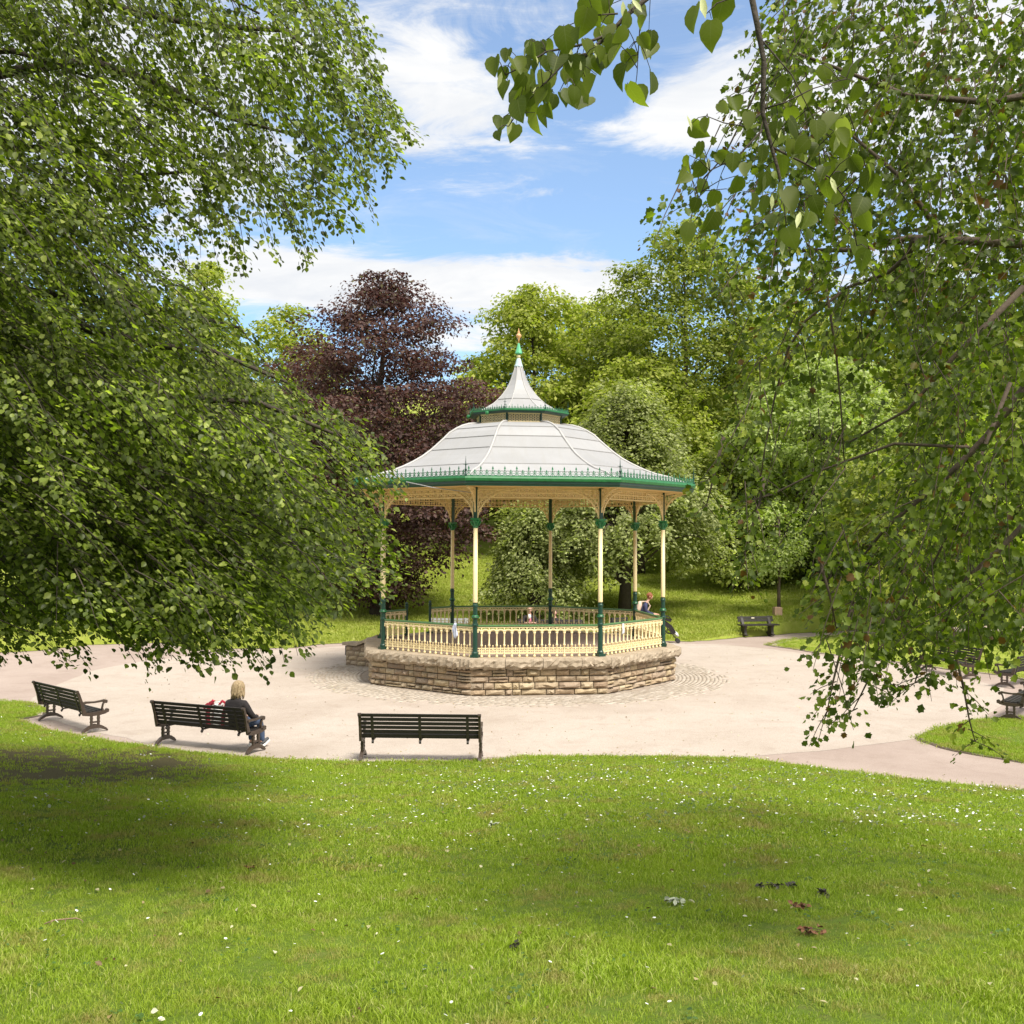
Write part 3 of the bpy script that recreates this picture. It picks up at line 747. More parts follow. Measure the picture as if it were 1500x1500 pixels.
# setts laid in rings round the plinth
def setts():
    m = bpy.data.materials.new('sett stone'); m.use_nodes = True; t = NT(m.node_tree); b = t.n['Principled BSDF']; geo = t.new('ShaderNodeNewGeometry')
    c = t.ramp(geo.outputs['Random Per Island'], [(0, (.35, .29, .23)), (.5, (.41, .35, .285)), (1, (.47, .405, .34))]); t.link(c, b.inputs['Base Color']); b.inputs['Roughness'].default_value = .9
    V = []; F = []; n0 = 0
    for ri in range(14):
        r = 4.62+.115*ri; n = int(2*PI*r/.20)
        for i in range(n):
            a0 = 2*PI*(i+.5*(ri % 2))/n; a1 = a0+2*PI/n*.93
            if r > 5.4 and random.random() < (r-5.4)*.75: continue
            r0, r1 = r, r+.105; h = .012+random.uniform(-.004, .006)
            V += [(r0*math.cos(a0), r0*math.sin(a0), h), (r1*math.cos(a0), r1*math.sin(a0), h), (r1*math.cos(a1), r1*math.sin(a1), h), (r0*math.cos(a1), r0*math.sin(a1), h),
                  (r0*math.cos(a0), r0*math.sin(a0), -.01), (r1*math.cos(a0), r1*math.sin(a0), -.01), (r1*math.cos(a1), r1*math.sin(a1), -.01), (r0*math.cos(a1), r0*math.sin(a1), -.01)]
            o = n0; F += [(o, o+1, o+2, o+3), (o, o+4, o+5, o+1), (o+1, o+5, o+6, o+2), (o+2, o+6, o+7, o+3), (o+3, o+7, o+4, o)]; n0 += 8
    me = npmesh('sett_paving', np.array(V), np.array(F), m); link('sett_paving', me, None, loc=(CX, CY, 0), label='rings of worn stone setts around the bandstand plinth', cat='paving', kind='stuff')
    mj = mat('sett joints', (.33, .27, .215), .95, .2, 6, coords='World')
    mb = MB(); mb.lathe([(5.75, .0), (5.75, .0062), (4.5, .0064)][:2], (CX, CY, 0), 90); mb.build('sett_bed', mj, kind='structure')
setts()

# ------------------------------------------------------------------ benches (front is +Y, origin on the ground under the seat)
BL = 2.16
def end_mesh():
    m = MB(); th = .045
    m.ribbon([(-.27, .012), (-.22, .05), (-.13, .10), (0, .125), (.13, .10), (.22, .05), (.27, .012)], [.025, .05, .06, .09, .06, .05, .025], .06)
    for y in (-.075, .075):
        m.ribbon([(y, .10), (y, .36)], .042, th)
        for z in (.20, .27, .34): m.ribbon([(y-.0, z), (y+.0, z+.02)], .056, th+.008)
    m.ribbon([(-.08, .205), (.08, .205)], .03, th)
    m.ribbon([(-.26, .385), (-.1, .37), (.08, .375), (.22, .395), (.27, .43)], [.05, .075, .08, .07, .05], th)     # seat rail
    m.ribbon([(-.22, .38), (-.255, .48), (-.29, .62), (-.345, .78), (-.375, .855)], [.09, .075, .06, .055, .05], th)
    m.lathe([(.032, -.03), (.032, .03)], (0, 0, 0), 10)
    n = 20; vs = m.v[-n:]; m.v = m.v[:-n]+[(z, -.385+x, .86+y) for x, y, z in vs]                                       # scroll at the top, axis along X
    m.ribbon([(-.28, .60), (-.20, .625), (-.02, .615), (.12, .625), (.19, .635), (.235, .61)], [.06, .045, .035, .04, .045, .05], th)
    m.ribbon([(.20, .62), (.165, .55), (.15, .48), (.17, .40)], [.035, .025, .03, .05], th)
    m.ribbon([(.255+.03*math.cos(a), .42+.03*math.sin(a)) for a in np.linspace(0, 6.2, 9)], .03, th+.004)
    m.ribbon([(.225+.024*math.cos(a), .61+.024*math.sin(a)) for a in np.linspace(0, 6.2, 9)], .03, th+.004)
    return m.mesh('bench_end', M_bronze)
END = end_mesh()
m = MB(); m.box((0, 0, 0), (BL-.04, .022, .058)); SLATB = m.mesh('back_slat', M_slat)
m = MB(); m.box((0, 0, 0), (BL-.04, .062, .024)); SLATS = m.mesh('seat_slat', M_slat)
m = MB(); m.ribbon([(.24, .405), (0, .385), (-.2, .385), (-.235, .43), (-.27, .55), (-.32, .72), (-.368, .87)], [.02]*7, .05); m.ribbon([(-.2, .38), (-.235, .345), (-.22, .33)], .03, .04); STRAP = m.mesh('strap', M_iron)
def bench(loc, rz, label, group='slatted iron-ended benches around the bandstand'):
    b = empty('park_bench', tuple(loc), rz, label=label, cat='bench', group=group)
    for s in (-1, 1): link('bench_end', END, b, loc=(s*BL/2, 0, 0))
    for i in range(6):
        z = .468+.076*i; y = -.238-(z-.44)*.33
        link('back_slat', SLATB, b, loc=(0, y+.012, z), rot=(.32, 0, 0))
    for i in range(5): link('seat_slat', SLATS, b, loc=(0, -.16+.083*i, .415+.006*abs(i-1.5)))
    for x in (-.86, 0, .86): link('strap', STRAP, b, loc=(x, 0, 0))
    return b
def bench_between(pl_, pr_, label, z=.0):
    a = G(*pl_)[:2]; c = G(*pr_)[:2]; d = norm(c-a); mid = (a+c)/2; f = np.array([-d[1], d[0]])      # rear feet left and right
    q = mid+f*.27; rz = math.atan2(d[1], d[0])
    return bench((q[0], q[1], z), rz, label), q, rz
b3, _, _ = bench_between((531, 1117), (699, 1119), 'empty black slatted bench seen square from behind in front of the bandstand', .02)
b2, q2, rz2 = bench_between((232, 1093), (357, 1106), 'black slatted bench on which the blonde woman sits', .01)
b1, _, _ = bench_between((57, 1057), (119, 1075), 'black slatted bench nearest the left edge, turned to the right', .01)
def bench_at(p, face, label):
    """p: point of one end on the ground (front-right seen from the seat), face: facing direction angle"""
    rz = math.atan2(face[1], face[0])-PI/2
    return bench((p[0], p[1], .0), rz, label)
bench_at((11.1+.62, 24.3+.88), (-.80, .60), 'black slatted bench cut by the right edge of the photo beside the grass verge')
bench_at((13.4+.8, 29.8+.75), (-.68, .73), 'black slatted bench half hidden in leaves, middle one of three at the right')
bench_at((13.2-.15, 31.7+1.05), (-.97, -.20), 'black slatted bench behind hanging leaves, farthest of three at the right')
# bench with thick plank back on solid ends, far right
def plank_bench():
    p = G(1110, 933); b = empty('plank_bench', (p[0], p[1], .075), math.radians(16+180), label='dark plank bench with solid curved ends on the far grass beside the sapling', cat='bench')
    for s in (-1, 1):
        m = MB(); m.ribbon([(-.22, .0), (-.17, .08), (-.12, .2), (-.13, .34), (-.18, .5), (-.24, .68), (-.27, .78)], [.30, .22, .18, .17, .12, .08, .06], .11, s*.62)
        m.ribbon([(-.25, .02), (0, .03), (.25, .02)], .05, .12, s*.62); m.ribbon([(.0, .0), (.02, .12), (.0, .28), (-.02, .40)], [.34, .20, .22, .44], .11, s*.62)
        m.build('bench_end', M_iron, b)
    for i in range(2): m = MB(); m.box((0, -.205-.035*i, .60+.115*i), (1.62, .05, .105), rx=.25); m.build('back_plank', M_slat, b)
    for i in range(3): m = MB(); m.box((0, -.08+.15*i, .435), (1.72, .135, .05)); m.build('seat_plank', M_slat, b)
    m = MB(); m.box((.12, -.20, .70), (.14, .012, .04), rx=.25); m.build('plaque', mat('brass plate', (.6, .55, .42), .4), b)
plank_bench()
# grey bench and two benches beyond the bandstand
def simple_bench(x, y, z, rz, label, L=1.8, m_=None, group=None):
    m_ = m_ or M_slat; b = empty('park_bench', (x, y, z), rz, label=label, cat='bench', group=group)
    for s in (-1, 1):
        m = MB(); m.ribbon([(-.2, 0), (-.17, .4), (-.26, .8)], .07, .06, s*(L/2-.1)); m.ribbon([(.2, 0), (.18, .4)], .06, .06, s*(L/2-.1)); m.ribbon([(-.18, .38), (.2, .38)], .06, .06, s*(L/2-.1)); m.ribbon([(-.2, .6), (.2, .6)], .05, .07, s*(L/2-.1)); m.build('bench_end', m_, b)
    for i in range(3): m = MB(); m.box((0, -.23-.028*i, .52+.11*i), (L, .03, .09), rx=.2); m.build('back_slat', m_, b)
    for i in range(4): m = MB(); m.box((0, -.12+.1*i, .42), (L, .085, .03)); m.build('seat_slat', m_, b)
    return b
M_grey = mat('weathered grey board', (.26, .26, .25), .8, .15, 6)
BX, BY = G(806, 939)[:2]; BY = 43.1; BX = 48*BY/FL
simple_bench(BX, BY, .02, PI, 'dark bench beyond the back railing with two people sitting on it', 2.6)
simple_bench(-2.75, 43.4, .03, PI, 'weathered grey bench beyond the left part of the back railing', 1.5, M_grey)
simple_bench(4.3, 44.2, .03, PI+.5, 'small dark bench beyond the railing in front of the dark tree trunk', .9)

# ------------------------------------------------------------------ people (skinned skeletons)
def skin(name, nodes, edges, m, parent, root=0, sub=2, smooth=True, **kw):
    me = bpy.data.meshes.new(name); me.from_pydata([n[:3] for n in nodes], edges, []); me.materials.append(m)
    o = link(name, me, parent, **kw)
    md = o.modifiers.new('skin', 'SKIN'); md.use_smooth_shade = True; md.branch_smoothing = .3
    for i, n in enumerate(nodes):
        r = n[3] if hasattr(n[3], '__len__') else (n[3], n[3])
        if name == 'body' and i not in (4, 5) and max(r) > .030: r = (r[0]*.72, r[1]*.72)
        me.skin_vertices[0].data[i].radius = r
        me.skin_vertices[0].data[i].use_root = (i == root)
    s = o.modifiers.new('sub', 'SUBSURF'); s.levels = sub; s.render_levels = sub
    return o
def chain(n, start=0): return [(i, i+1) for i in range(start, start+n-1)]
M_skin = mat('skin', (.62, .36, .26), .5, .06, 8)
M_pskin = mat('pale pink skin', (.68, .40, .32), .5, .06, 8)
M_black = mat('black jacket', (.016, .012, .013), .85, .3, 9, .4, 60)
M_jeans = mat('blue jeans', (.045, .070, .13), .85, .2, 12, .3, 80)
M_blond = mat('blonde hair', (.24, .165, .09), .5, .25, 40, .7, 90, col2=(.46, .34, .195))
M_redhair = mat('ginger hair', (.24, .075, .028), .55, .25, 40, .5, 90)
M_navy = mat('navy jacket', (.030, .035, .085), .8, .2, 9, .3, 60)
M_white = mat('white rubber', (.75, .74, .72), .6, .05, 9)
M_pink = mat('pink top', (.55, .16, .22), .8, .2, 9)
M_shoe = mat('dark grey shoe', (.07, .07, .075), .7, .15, 9)

def add_hand(nodes, edges, wrist, ip, direction, side, r=.011):
    """palm and five fingers rooted at skeleton node ip"""
    d = Vector(direction).normalized(); s = Vector(side).normalized(); w = Vector(wrist)
    k = len(nodes); nodes.append((*(w+d*.05), (.034, .020))); edges.append((ip, k))
    for i, (o_, L) in enumerate(((-.027, .062), (-.009, .072), (.009, .068), (.026, .052))):
        a = len(nodes); b0 = w+d*.085+s*o_
        dn = d*.8+Vector((0, 0, -.6))
        nodes.append((*b0, r)); edges.append((k, a))
        nodes.append((*(b0+d*L*.5), r*.9)); edges.append((a, a+1))
        nodes.append((*(b0+d*L*.5+dn*L*.5), r*.75)); edges.append((a+1, a+2))
    a = len(nodes); nodes.append((*(w+d*.03-s*.045), r*1.1)); edges.append((k, a)); nodes.append((*(w+d*.065-s*.06), r*.9)); edges.append((a, a+1))

def head_mesh(name, m, parent, loc, rz=0, tilt=0, s=1.0):
    """head with brow, nose, mouth, chin and ears; face towards +Y"""
    mb = MB(); vs = []; nu, nv = 20, 16
    for j in range(nv+1):
        ph = PI*j/nv; z = -math.cos(ph); rr = math.sin(ph)
        for i in range(nu):
            a = 2*PI*i/nu; x = rr*math.sin(a); y = rr*math.cos(a)
            w = .075; dpt = .096; h = .118
            jaw = 1-.34*max(0, -z-.1)**1.1
            px_, py_, pz_ = x*w*jaw, y*dpt*(jaw if y > 0 else 1-.28*max(0, -z)), z*h
            f = max(0, math.cos(a))**10 if rr > .1 else 0
            if f > 0: py_ += f*(.022*math.exp(-((z+.22)/.13)**2) + .006*math.exp(-((z-.12)/.1)**2) + .007*math.exp(-((z+.52)/.07)**2) + .008*math.exp(-((z+.85)/.12)**2))
            f2 = math.exp(-((abs(math.sin(a))-.36)/.14)**2)*(1 if math.cos(a) > 0 else 0)*math.exp(-((z-0.0)/.09)**2)
            py_ -= .010*f2
            vs.append((px_, py_, pz_))
    fs = [(j*nu+i, j*nu+(i+1) % nu, (j+1)*nu+(i+1) % nu, (j+1)*nu+i) for j in range(nv) for i in range(nu)]
    mb.add(vs, fs)
    for sx in (-1, 1): mb.sphere((sx*.078, -.01, -.01), .026, 8, 6, 1.2)
    o = link(name, mb.mesh(name, m, True), parent, loc=loc, rot=(tilt, 0, rz), scale=(s, s, s))
    e = MB()
    for sx in (-1, 1): e.sphere((sx*.028, .083, .002), .011, 8, 5)
    link('eyes', e.mesh('eyes', mat('dark eye', (.03, .02, .02), .3), True), o)
    l = MB(); l.tube([(-.022, .094, -.062), (0, .100, -.060), (.022, .094, -.062)], [.003, .006, .003], 5); link('mouth', l.mesh('mouth', mat('lips', (.40, .13, .11), .5), True), o)
    return o
def hair_mesh(parent, m, pts, name='hair', n=70, L=.2, r0=.085, seed=3, fringe=.2):
    """strands combed over the skull and hanging to length L"""
    r_ = np.random.default_rng(seed); mb = MB()
    mb.lathe([(.002, .132), (.05, .122), (.085, .085), (.098, .03), (.094, -.03), (.075, -.07), (.05, -.09)], (0, -.018, .0), 16)
    for i in range(n):
        a = r_.uniform(PI*(.0-fringe), PI*(1+fringe)); c, s = math.cos(a), -math.sin(a)
        q = []; top = Vector((r_.uniform(-.02, .02), -.01+r_.uniform(-.03, .03), .128))
        j = r_.uniform(.9, 1.12); lj = r_.uniform(.7, 1.12)
        for t in np.linspace(0, 1, 9):
            if t < .5:
                u = t/.5*PI/2; q.append((top.x*(1-t*2)+c*.098*j*math.sin(u), -.015+s*.108*j*math.sin(u), .128*math.cos(u)+.01))
            else:
                u = (t-.5)*2; q.append((c*(.098*j+.014*math.sin(u*4+i)), -.015+s*(.108*j+.01*u), .01-L*lj*u))
        mb.tube(q, [.010, .014, .016, .016, .016, .015, .014, .011, .004], 5)
    return link(name, mb.mesh(name, m, True), parent)

def woman():
    # local frame of the bench: +Y is the front of the seat; sitting at its right end
    W = empty('person', (q2[0], q2[1], .01), rz2, label='blonde woman in black jacket and jeans sitting on the bench', cat='person')
    ox = .72
    def N(x, y, z, r): return (ox+x, y, z, r)
    nodes = [N(0, -.08, .50, (.155, .12)), N(0, -.13, .68, (.125, .095)), N(0, -.14, .86, (.145, .10)), N(0, -.11, .97, (.11, .07)), N(0, -.095, 1.05, (.05, .05)), N(0, -.07, 1.14, (.05, .06))]
    edges = chain(6)
    def limb(base, pts):
        for i, p in enumerate(pts):
            nodes.append(N(*p)); edges.append((base if i == 0 else len(nodes)-2, len(nodes)-1))
        return len(nodes)-1
    arms = {}
    arms[1] = limb(2, [(.17, -.12, .915, .055), (.245, -.07, .75, .047), (.275, .03, .635, .040), (.25, .18, .64, .033), (.20, .26, .64, .026)])
    arms[-1] = limb(2, [(-.17, -.12, .915, .055), (-.235, -.04, .76, .047), (-.23, .08, .62, .040), (-.11, .20, .62, .033), (-.04, .27, .62, .026)])
    for s in (1, -1):
        limb(0, [(s*.10, .03, .49, .085), (s*.11, .22, .51, .078), (s*.12, .40, .50, .062), (s*.12+.03, .44, .28, .052), (s*.12+.05, .42, .10, .038), (s*.12+.06, .46, .055, .035), (s*.12+.07, .56, .035, .028)])
    for s in (1, -1):
        w = nodes[arms[s]]; add_hand(nodes, edges, w[:3], arms[s], (-.7*s, .5, -.1), (.3*s, .6, .1))
    skin('body', nodes, edges, M_skin, W)
    # jacket
    jn = [N(0, -.09, .44, (.18, .15)), N(0, -.13, .56, (.17, .135)), N(0, -.15, .72, (.155, .125)), N(0, -.15, .87, (.175, .125)), N(0, -.12, .97, (.12, .085)), N(0, -.10, 1.03, (.07, .065))]
    je = chain(6)
    for s, pts in ((1, [(.18, -.12, .92, .088), (.265, -.07, .75, .068), (.295, .03, .635, .060), (.265, .17, .64, .050)]), (-1, [(-.18, -.12, .92, .088), (-.25, -.04, .76, .068), (-.245, .08, .62, .060), (-.13, .19, .62, .050)])):
        for i, p in enumerate(pts): jn.append(N(*p)); je.append((3 if i == 0 else len(jn)-2, len(jn)-1))
    skin('jacket', jn, je, M_black, W)
    tn = [N(0, -.06, .49, (.17, .12))]; te = []
    for s in (1, -1):
        for i, p in enumerate([(s*.10, .05, .50, .098), (s*.115, .24, .52, .090), (s*.12, .42, .51, .076), (s*.12+.03, .46, .30, .066), (s*.12+.05, .44, .10, .060)]):
            tn.append(N(*p)); te.append((0 if i == 0 else len(tn)-2, len(tn)-1))
    skin('jeans', tn, te, M_jeans, W)
    for s in (1, -1):
        up = .10 if s == 1 else 0
        m = MB(); m.tube([(ox+s*.12+.05, .41, .075), (ox+s*.12+.06, .48, .07+up*.3), (ox+s*.12+.08, .60, .05+up)], [.042, .045, .030], 8); o = m.build('shoe', M_shoe, W, True)
        m = MB(); m.tube([(ox+s*.12+.05, .38, .030), (ox+s*.12+.06, .48, .020+up*.25), (ox+s*.12+.08, .625, .016+up)], [.040, .044, .034], 8, 1.0); m.v = [(x, y, max(z, .0)) for x, y, z in m.v]; m.build('sole', M_white, o)
    h = head_mesh('head', M_skin, W, (ox-.005, -.045, 1.185), -.15, -.12)
    hair_mesh(h, M_blond, None, n=90, L=.20, seed=5)
    return W
woman()
# red and white bits lying on the seat beside her: a bag with a scarf
def seat_things():
    M_red = mat('red cloth', (.36, .02, .04), .8, .2, 9)
    B = empty('carrier_bag', (q2[0], q2[1], .01), rz2, label='crumpled white carrier bag on the bench seat left of the woman', cat='bag')
    m = MB(); r_ = np.random.default_rng(9)
    prof = [(.05, 0), (.13, .03), (.14, .16), (.12, .28), (.09, .36), (.11, .41)]
    m.lathe(prof, (.20, .0, .43), 14, 1, .7); m.v = [(x+r_.normal()*.010, y+r_.normal()*.010, z+r_.normal()*.008) for x, y, z in m.v]; m.build('bag_body', M_white, B)
    m = MB(); m.tube([(.13, 0, .82), (.14, 0, .87), (.20, .01, .89), (.25, 0, .87), (.26, 0, .82)], .012, 6); m.build('handle', M_white, B)
    S = empty('red_scarf', (q2[0], q2[1], .01), rz2, label='crumpled red scarf heaped on the bench beside the white bag', cat='scarf')
    m = MB()
    for (pts, r) in ((((.0, -.05, .44), (-.02, -.04, .66), (.03, -.06, .86), (.08, -.05, .93), (.02, 0, .90)), .045), (((-.10, -.05, .80), (-.03, -.03, .88), (.05, -.02, .90), (.10, 0, .97)), .032), (((.34, -.05, .44), (.36, -.04, .70), (.40, -.03, .90), (.44, 0, .88)), .045), (((.26, -.04, .90), (.31, -.02, .97), (.36, 0, .93)), .030)):
        m.tube(pts, [r]*len(pts), 7)
    m.v = [(x+r_.normal()*.008, y+r_.normal()*.01, z-.05*max(0, (z-.44)/.45)+r_.normal()*.006) for x, y, z in m.v]
    m.build('cloth', M_red, S)
seat_things()

def sitter(x, y, z, rz, label, top, shirt, hairm, bottle=False):
    W = empty('person', (x, y, z), rz, label=label, cat='person')
    N = lambda a, b, c, r: (a, b, c, r)
    nodes = [N(0, -.08, .50, (.15, .12)), N(0, -.12, .70, (.12, .10)), N(0, -.12, .88, (.15, .10)), N(0, -.09, .99, (.08, .07)), N(0, -.07, 1.06, (.05, .05)), N(0, -.05, 1.14, (.05, .06))]
    edges = chain(6); ends = {}
    for s in (1, -1):
        for i, p in enumerate([(s*.18, -.10, .93, .052), (s*.25, -.04, .76, .045), (s*.22, .10, .66, .038), (s*.10, .22, .70, .028)]):
            nodes.append(N(*p)); edges.append((2 if i == 0 else len(nodes)-2, len(nodes)-1))
        ends[s] = len(nodes)-1
        for i, p in enumerate([(s*.10, .05, .50, .082), (s*.13, .40, .50, .060), (s*.13, .42, .26, .050), (s*.13, .40, .09, .036), (s*.13, .52, .04, .03)]):
            nodes.append(N(*p)); edges.append((0 if i == 0 else len(nodes)-2, len(nodes)-1))
    for s in (1, -1): add_hand(nodes, edges, nodes[ends[s]][:3], ends[s], (-.8*s, .4, 0), (.2*s, .5, .3))
    skin('body', nodes, edges, M_pskin, W, sub=1)
    jn = [N(0, -.09, .46, (.18, .15)), N(0, -.13, .70, (.15, .12)), N(0, -.13, .88, (.18, .12)), N(0, -.10, 1.0, (.08, .07))]; je = chain(4)
    for s in (1, -1):
        for i, p in enumerate([(s*.19, -.10, .93, .072), (s*.265, -.04, .76, .064), (s*.23, .10, .66, .056)]): jn.append(N(*p)); je.append((2 if i == 0 else len(jn)-2, len(jn)-1))
    skin('jacket', jn, je, top, W, sub=1)
    tn = [N(0, -.05, .49, (.17, .12))]; te = []
    for s in (1, -1):
        for i, p in enumerate([(s*.10, .06, .51, .095), (s*.13, .42, .51, .074), (s*.13, .44, .28, .062), (s*.13, .42, .12, .050)]): tn.append(N(*p)); te.append((0 if i == 0 else len(tn)-2, len(tn)-1))
    skin('trousers', tn, te, M_black, W, sub=1)
    m = MB(); m.tube([(0, .045, .50), (0, .035, .70), (0, .03, .88)], [.055, .06, .04], 8); m.build('shirt', shirt, W, True)
    h = head_mesh('head', M_pskin, W, (0, -.03, 1.19), 0, -.1); hair_mesh(h, hairm, None, n=26, L=.05, seed=8, fringe=0)
    for s in (1, -1): m = MB(); m.tube([(s*.13, .40, .05), (s*.13, .58, .035)], [.045, .035], 8); m.build('shoe', M_shoe, W, True)
    if bottle: m = MB(); m.sphere((.04, .14, .93), .075, 10, 6, 1.3); m.build('white_bundle', M_white, W)
    return W
sitter(BX-.82, BY, .02, PI+.1, 'person in black jacket over pink top sitting at the left end of the far bench', M_black, M_pink, mat('thin fair hair', (.5, .3, .2), .6), True)
sitter(BX+.18, BY, -.10, PI, 'person in dark clothes sitting behind the back column of the bandstand', M_black, mat('brown top', (.14, .06, .05), .8), mat('dark brown hair', (.05, .025, .018), .6))

def pram_man():
    x0, y0 = 4.86, 42.3
    W = empty('person', (x0, y0, .02), -PI/2-.06, label='red-haired man in navy jacket with pale rucksack leaning forward over a pushchair', cat='person')
    k = 1.08
    N = lambda a, b, c, r: (a*k, b*k, c*k, tuple(q*k for q in r) if hasattr(r, '__len__') else r*k)
    nodes = [N(0, 0, .95, (.15, .12)), N(0, .04, 1.12, (.13, .10)), N(0, .12, 1.32, (.17, .11)), N(0, .19, 1.44, (.09, .07)), N(0, .23, 1.50, (.055, .055)), N(0, .27, 1.58, (.05, .06))]
    edges = chain(6); ends = {}
    for s in (1, -1):
        for i, p in enumerate([(s*.19, .14, 1.37, .055), (s*.23, .14, 1.15, .047), (s*.22, .34, 1.02, .040), (s*.20, .50, 1.02, .028)]):
            nodes.append(N(*p)); edges.append((2 if i == 0 else len(nodes)-2, len(nodes)-1))
        ends[s] = len(nodes)-1
        st = .24*s
        for i, p in enumerate([(s*.10, .02, .88, .092), (s*.11, st*.5+.04, .50, .062), (s*.11, st*.9-.06, .30, .055), (s*.11, st-.06, .09, .038), (s*.11, st+.08, .04, .03)]):
            nodes.append(N(*p)); edges.append((0 if i == 0 else len(nodes)-2, len(nodes)-1))
    for s in (1, -1): add_hand(nodes, edges, nodes[ends[s]][:3], ends[s], (0, .9, -.1), (1*s, 0, 0))
    skin('body', nodes, edges, M_skin, W, sub=1)
    jn = [N(0, -.01, .88, (.18, .15)), N(0, .03, 1.10, (.16, .13)), N(0, .11, 1.32, (.20, .135)), N(0, .18, 1.44, (.09, .08))]; je = chain(4)
    for s in (1, -1):
        for i, p in enumerate([(s*.20, .14, 1.36, .075), (s*.245, .14, 1.15, .066), (s*.235, .33, 1.02, .056), (s*.22, .44, 1.02, .046)]): jn.append(N(*p)); je.append((2 if i == 0 else len(jn)-2, len(jn)-1))
    skin('jacket', jn, je, M_navy, W, sub=1)
    tn = [N(0, 0, .93, (.17, .13))]; te = []
    for s in (1, -1):
        st = .24*s
        for i, p in enumerate([(s*.10, .02, .86, .11), (s*.11, st*.5+.04, .50, .080), (s*.11, st*.9-.06, .30, .070), (s*.11, st-.06, .11, .058)]): tn.append(N(*p)); te.append((0 if i == 0 else len(tn)-2, len(tn)-1))
    skin('trousers', tn, te, mat('brown trousers', (.10, .07, .05), .8), W, sub=1)
    for s in (1, -1):
        st = .24*s; m = MB(); m.tube([(s*.12, st*1.08-.1, .05), (s*.12, st*1.08+.12, .04)], [.05, .04], 8); m.build('shoe', M_shoe, W, True)
    h = head_mesh('head', M_skin, W, (0, .33, 1.78), 0, -.45, 1.08); hair_mesh(h, M_redhair, None, n=34, L=.03, seed=4, fringe=.0)
    S = empty('rucksack', (x0, y0, .02), -PI/2-.06, label='pale pink-beige rucksack on the back of the red-haired man', cat='rucksack')
    m = MB(); vs = []
    m.lathe([(.05, -.26), (.15, -.23), (.17, -.05), (.16, .12), (.12, .22), (.04, .25)], (0, 0, 0), 14, 1, .62)
    m.v = [(x, y*math.cos(.25)+z*math.sin(.25)-.15+.05, z*math.cos(.25)-y*math.sin(.25)+1.36) for x, y, z in m.v]; m.build('pack', mat('pale beige canvas', (.62, .46, .36), .8), S, True)
    for s in (-1, 1): m = MB(); m.tube([(s*.11, .0, 1.58), (s*.12, .22, 1.60), (s*.13, .33, 1.42), (s*.12, .22, 1.20)], .018, 6); m.build('shoulder_strap', mat('pale beige canvas', 0), S)
    # pushchair: local +Y is forward
    d = Vector((math.sin(PI/2+.06), -math.cos(PI/2+.06)*-1, 0)); f = Matrix.Rotation(-PI/2-.06, 3, 'Z') @ Vector((0, 1, 0))
    p = Vector((x0, y0, .0))+f*1.02
    P = empty('pushchair', tuple(p), -PI/2-.06, label='folding black pushchair with paired small wheels pushed by the red-haired man', cat='pushchair')
    for s in (-1, 1):
        m = MB(); m.tube([(s*.20, -.52, 1.06), (s*.20, -.44, 1.06), (s*.20, .0, .56), (s*.20, .38, .10)], .016, 6); m.tube([(s*.20, -.30, .10), (s*.20, .02, .55)], .015, 6); m.build('frame', M_iron, P)
        for y in (.38, -.30):
            for t in (-.035, .035):
                w = MB(); w.lathe([(.02, -.018), (.055, -.02), (.085, -.015), (.088, 0), (.085, .015), (.055, .02), (.02, .018)], n=14); w.v = [(s*.20+t+z, y+x, .088+yy) for x, yy, z in w.v]; w.build('wheel', mat('grey black rubber', (.03, .028, .03), .7), P)
    m = MB(); vs = []
    seatp = [(-.22, .98), (-.16, .86), (-.12, .50), (-.02, .38), (.18, .36), (.26, .22)]
    m.ribbon(seatp, .03, .38); m.build('seat', M_black, P)
    m = MB(); m.ribbon([(-.20, 1.00), (-.08, 1.05), (.06, 1.00), (.14, .90)], .03, .42); m.ribbon([(-.20, .98), (.0, .90), (.12, .88)], .10, .40); m.ribbon([(-.14, .80), (.10, .62), (.24, .38)], .16, .36); m.build('hood', M_black, P)
    B = empty('blanket', tuple(p), -PI/2-.06, label='white blanket bundle at the front of the black pushchair', cat='blanket')
    m = MB(); m.tube([(0, .08, .52), (0, .22, .44), (0, .34, .33), (0, .40, .26)], [.05, .07, .07, .04], 9, 2.0); m.build('folds', M_white, B, True)
pram_man()

# cloths hung over the railing
def hung_cloth(k, x, z0, w, h, m_, label, seed):
    r_ = np.random.default_rng(seed); d = cdir(tmid(k)); ap = RC*C8; mb = MB(); nx, nz = 6, 7; vs = []
    for j in range(nz+1):
        for i in range(nx+1):
            u = i/nx-.5; v = j/nz; ww = w*(.45+.75*min(v*2.2, 1)*(1-.25*v)); vs.append((x+u*ww+.01*math.sin(v*7+seed), -ap-.055-.025*math.sin(i*2.3+v*3), z0-h*v*(1-.18*abs(u)*((i+seed) % 3))))
    mb.add(vs, [(j*(nx+1)+i, j*(nx+1)+i+1, (j+1)*(nx+1)+i+1, (j+1)*(nx+1)+i) for j in range(nz) for i in range(nx)])
    o = mb.build('hung_cloth', m_, None, True, loc=(CX, CY, 0), rz=tmid(k), label=label, cat='cloth')
    s = o.modifiers.new('thick', 'SOLIDIFY'); s.thickness = .008
hung_cloth(7, 1.02, ZD+.86, .14, .40, mat('pale blue cloth', (.50, .56, .78), .8, .2, 30, col2=(.72, .75, .86)), 'pale blue cloth hung over the front railing left of the left front column', 2)
hung_cloth(1, -.62, ZD+.80, .10, .30, mat('off white cloth', (.70, .70, .72), .8, .1, 30), 'off-white cloth hung on the railing right of the right front column', 3)

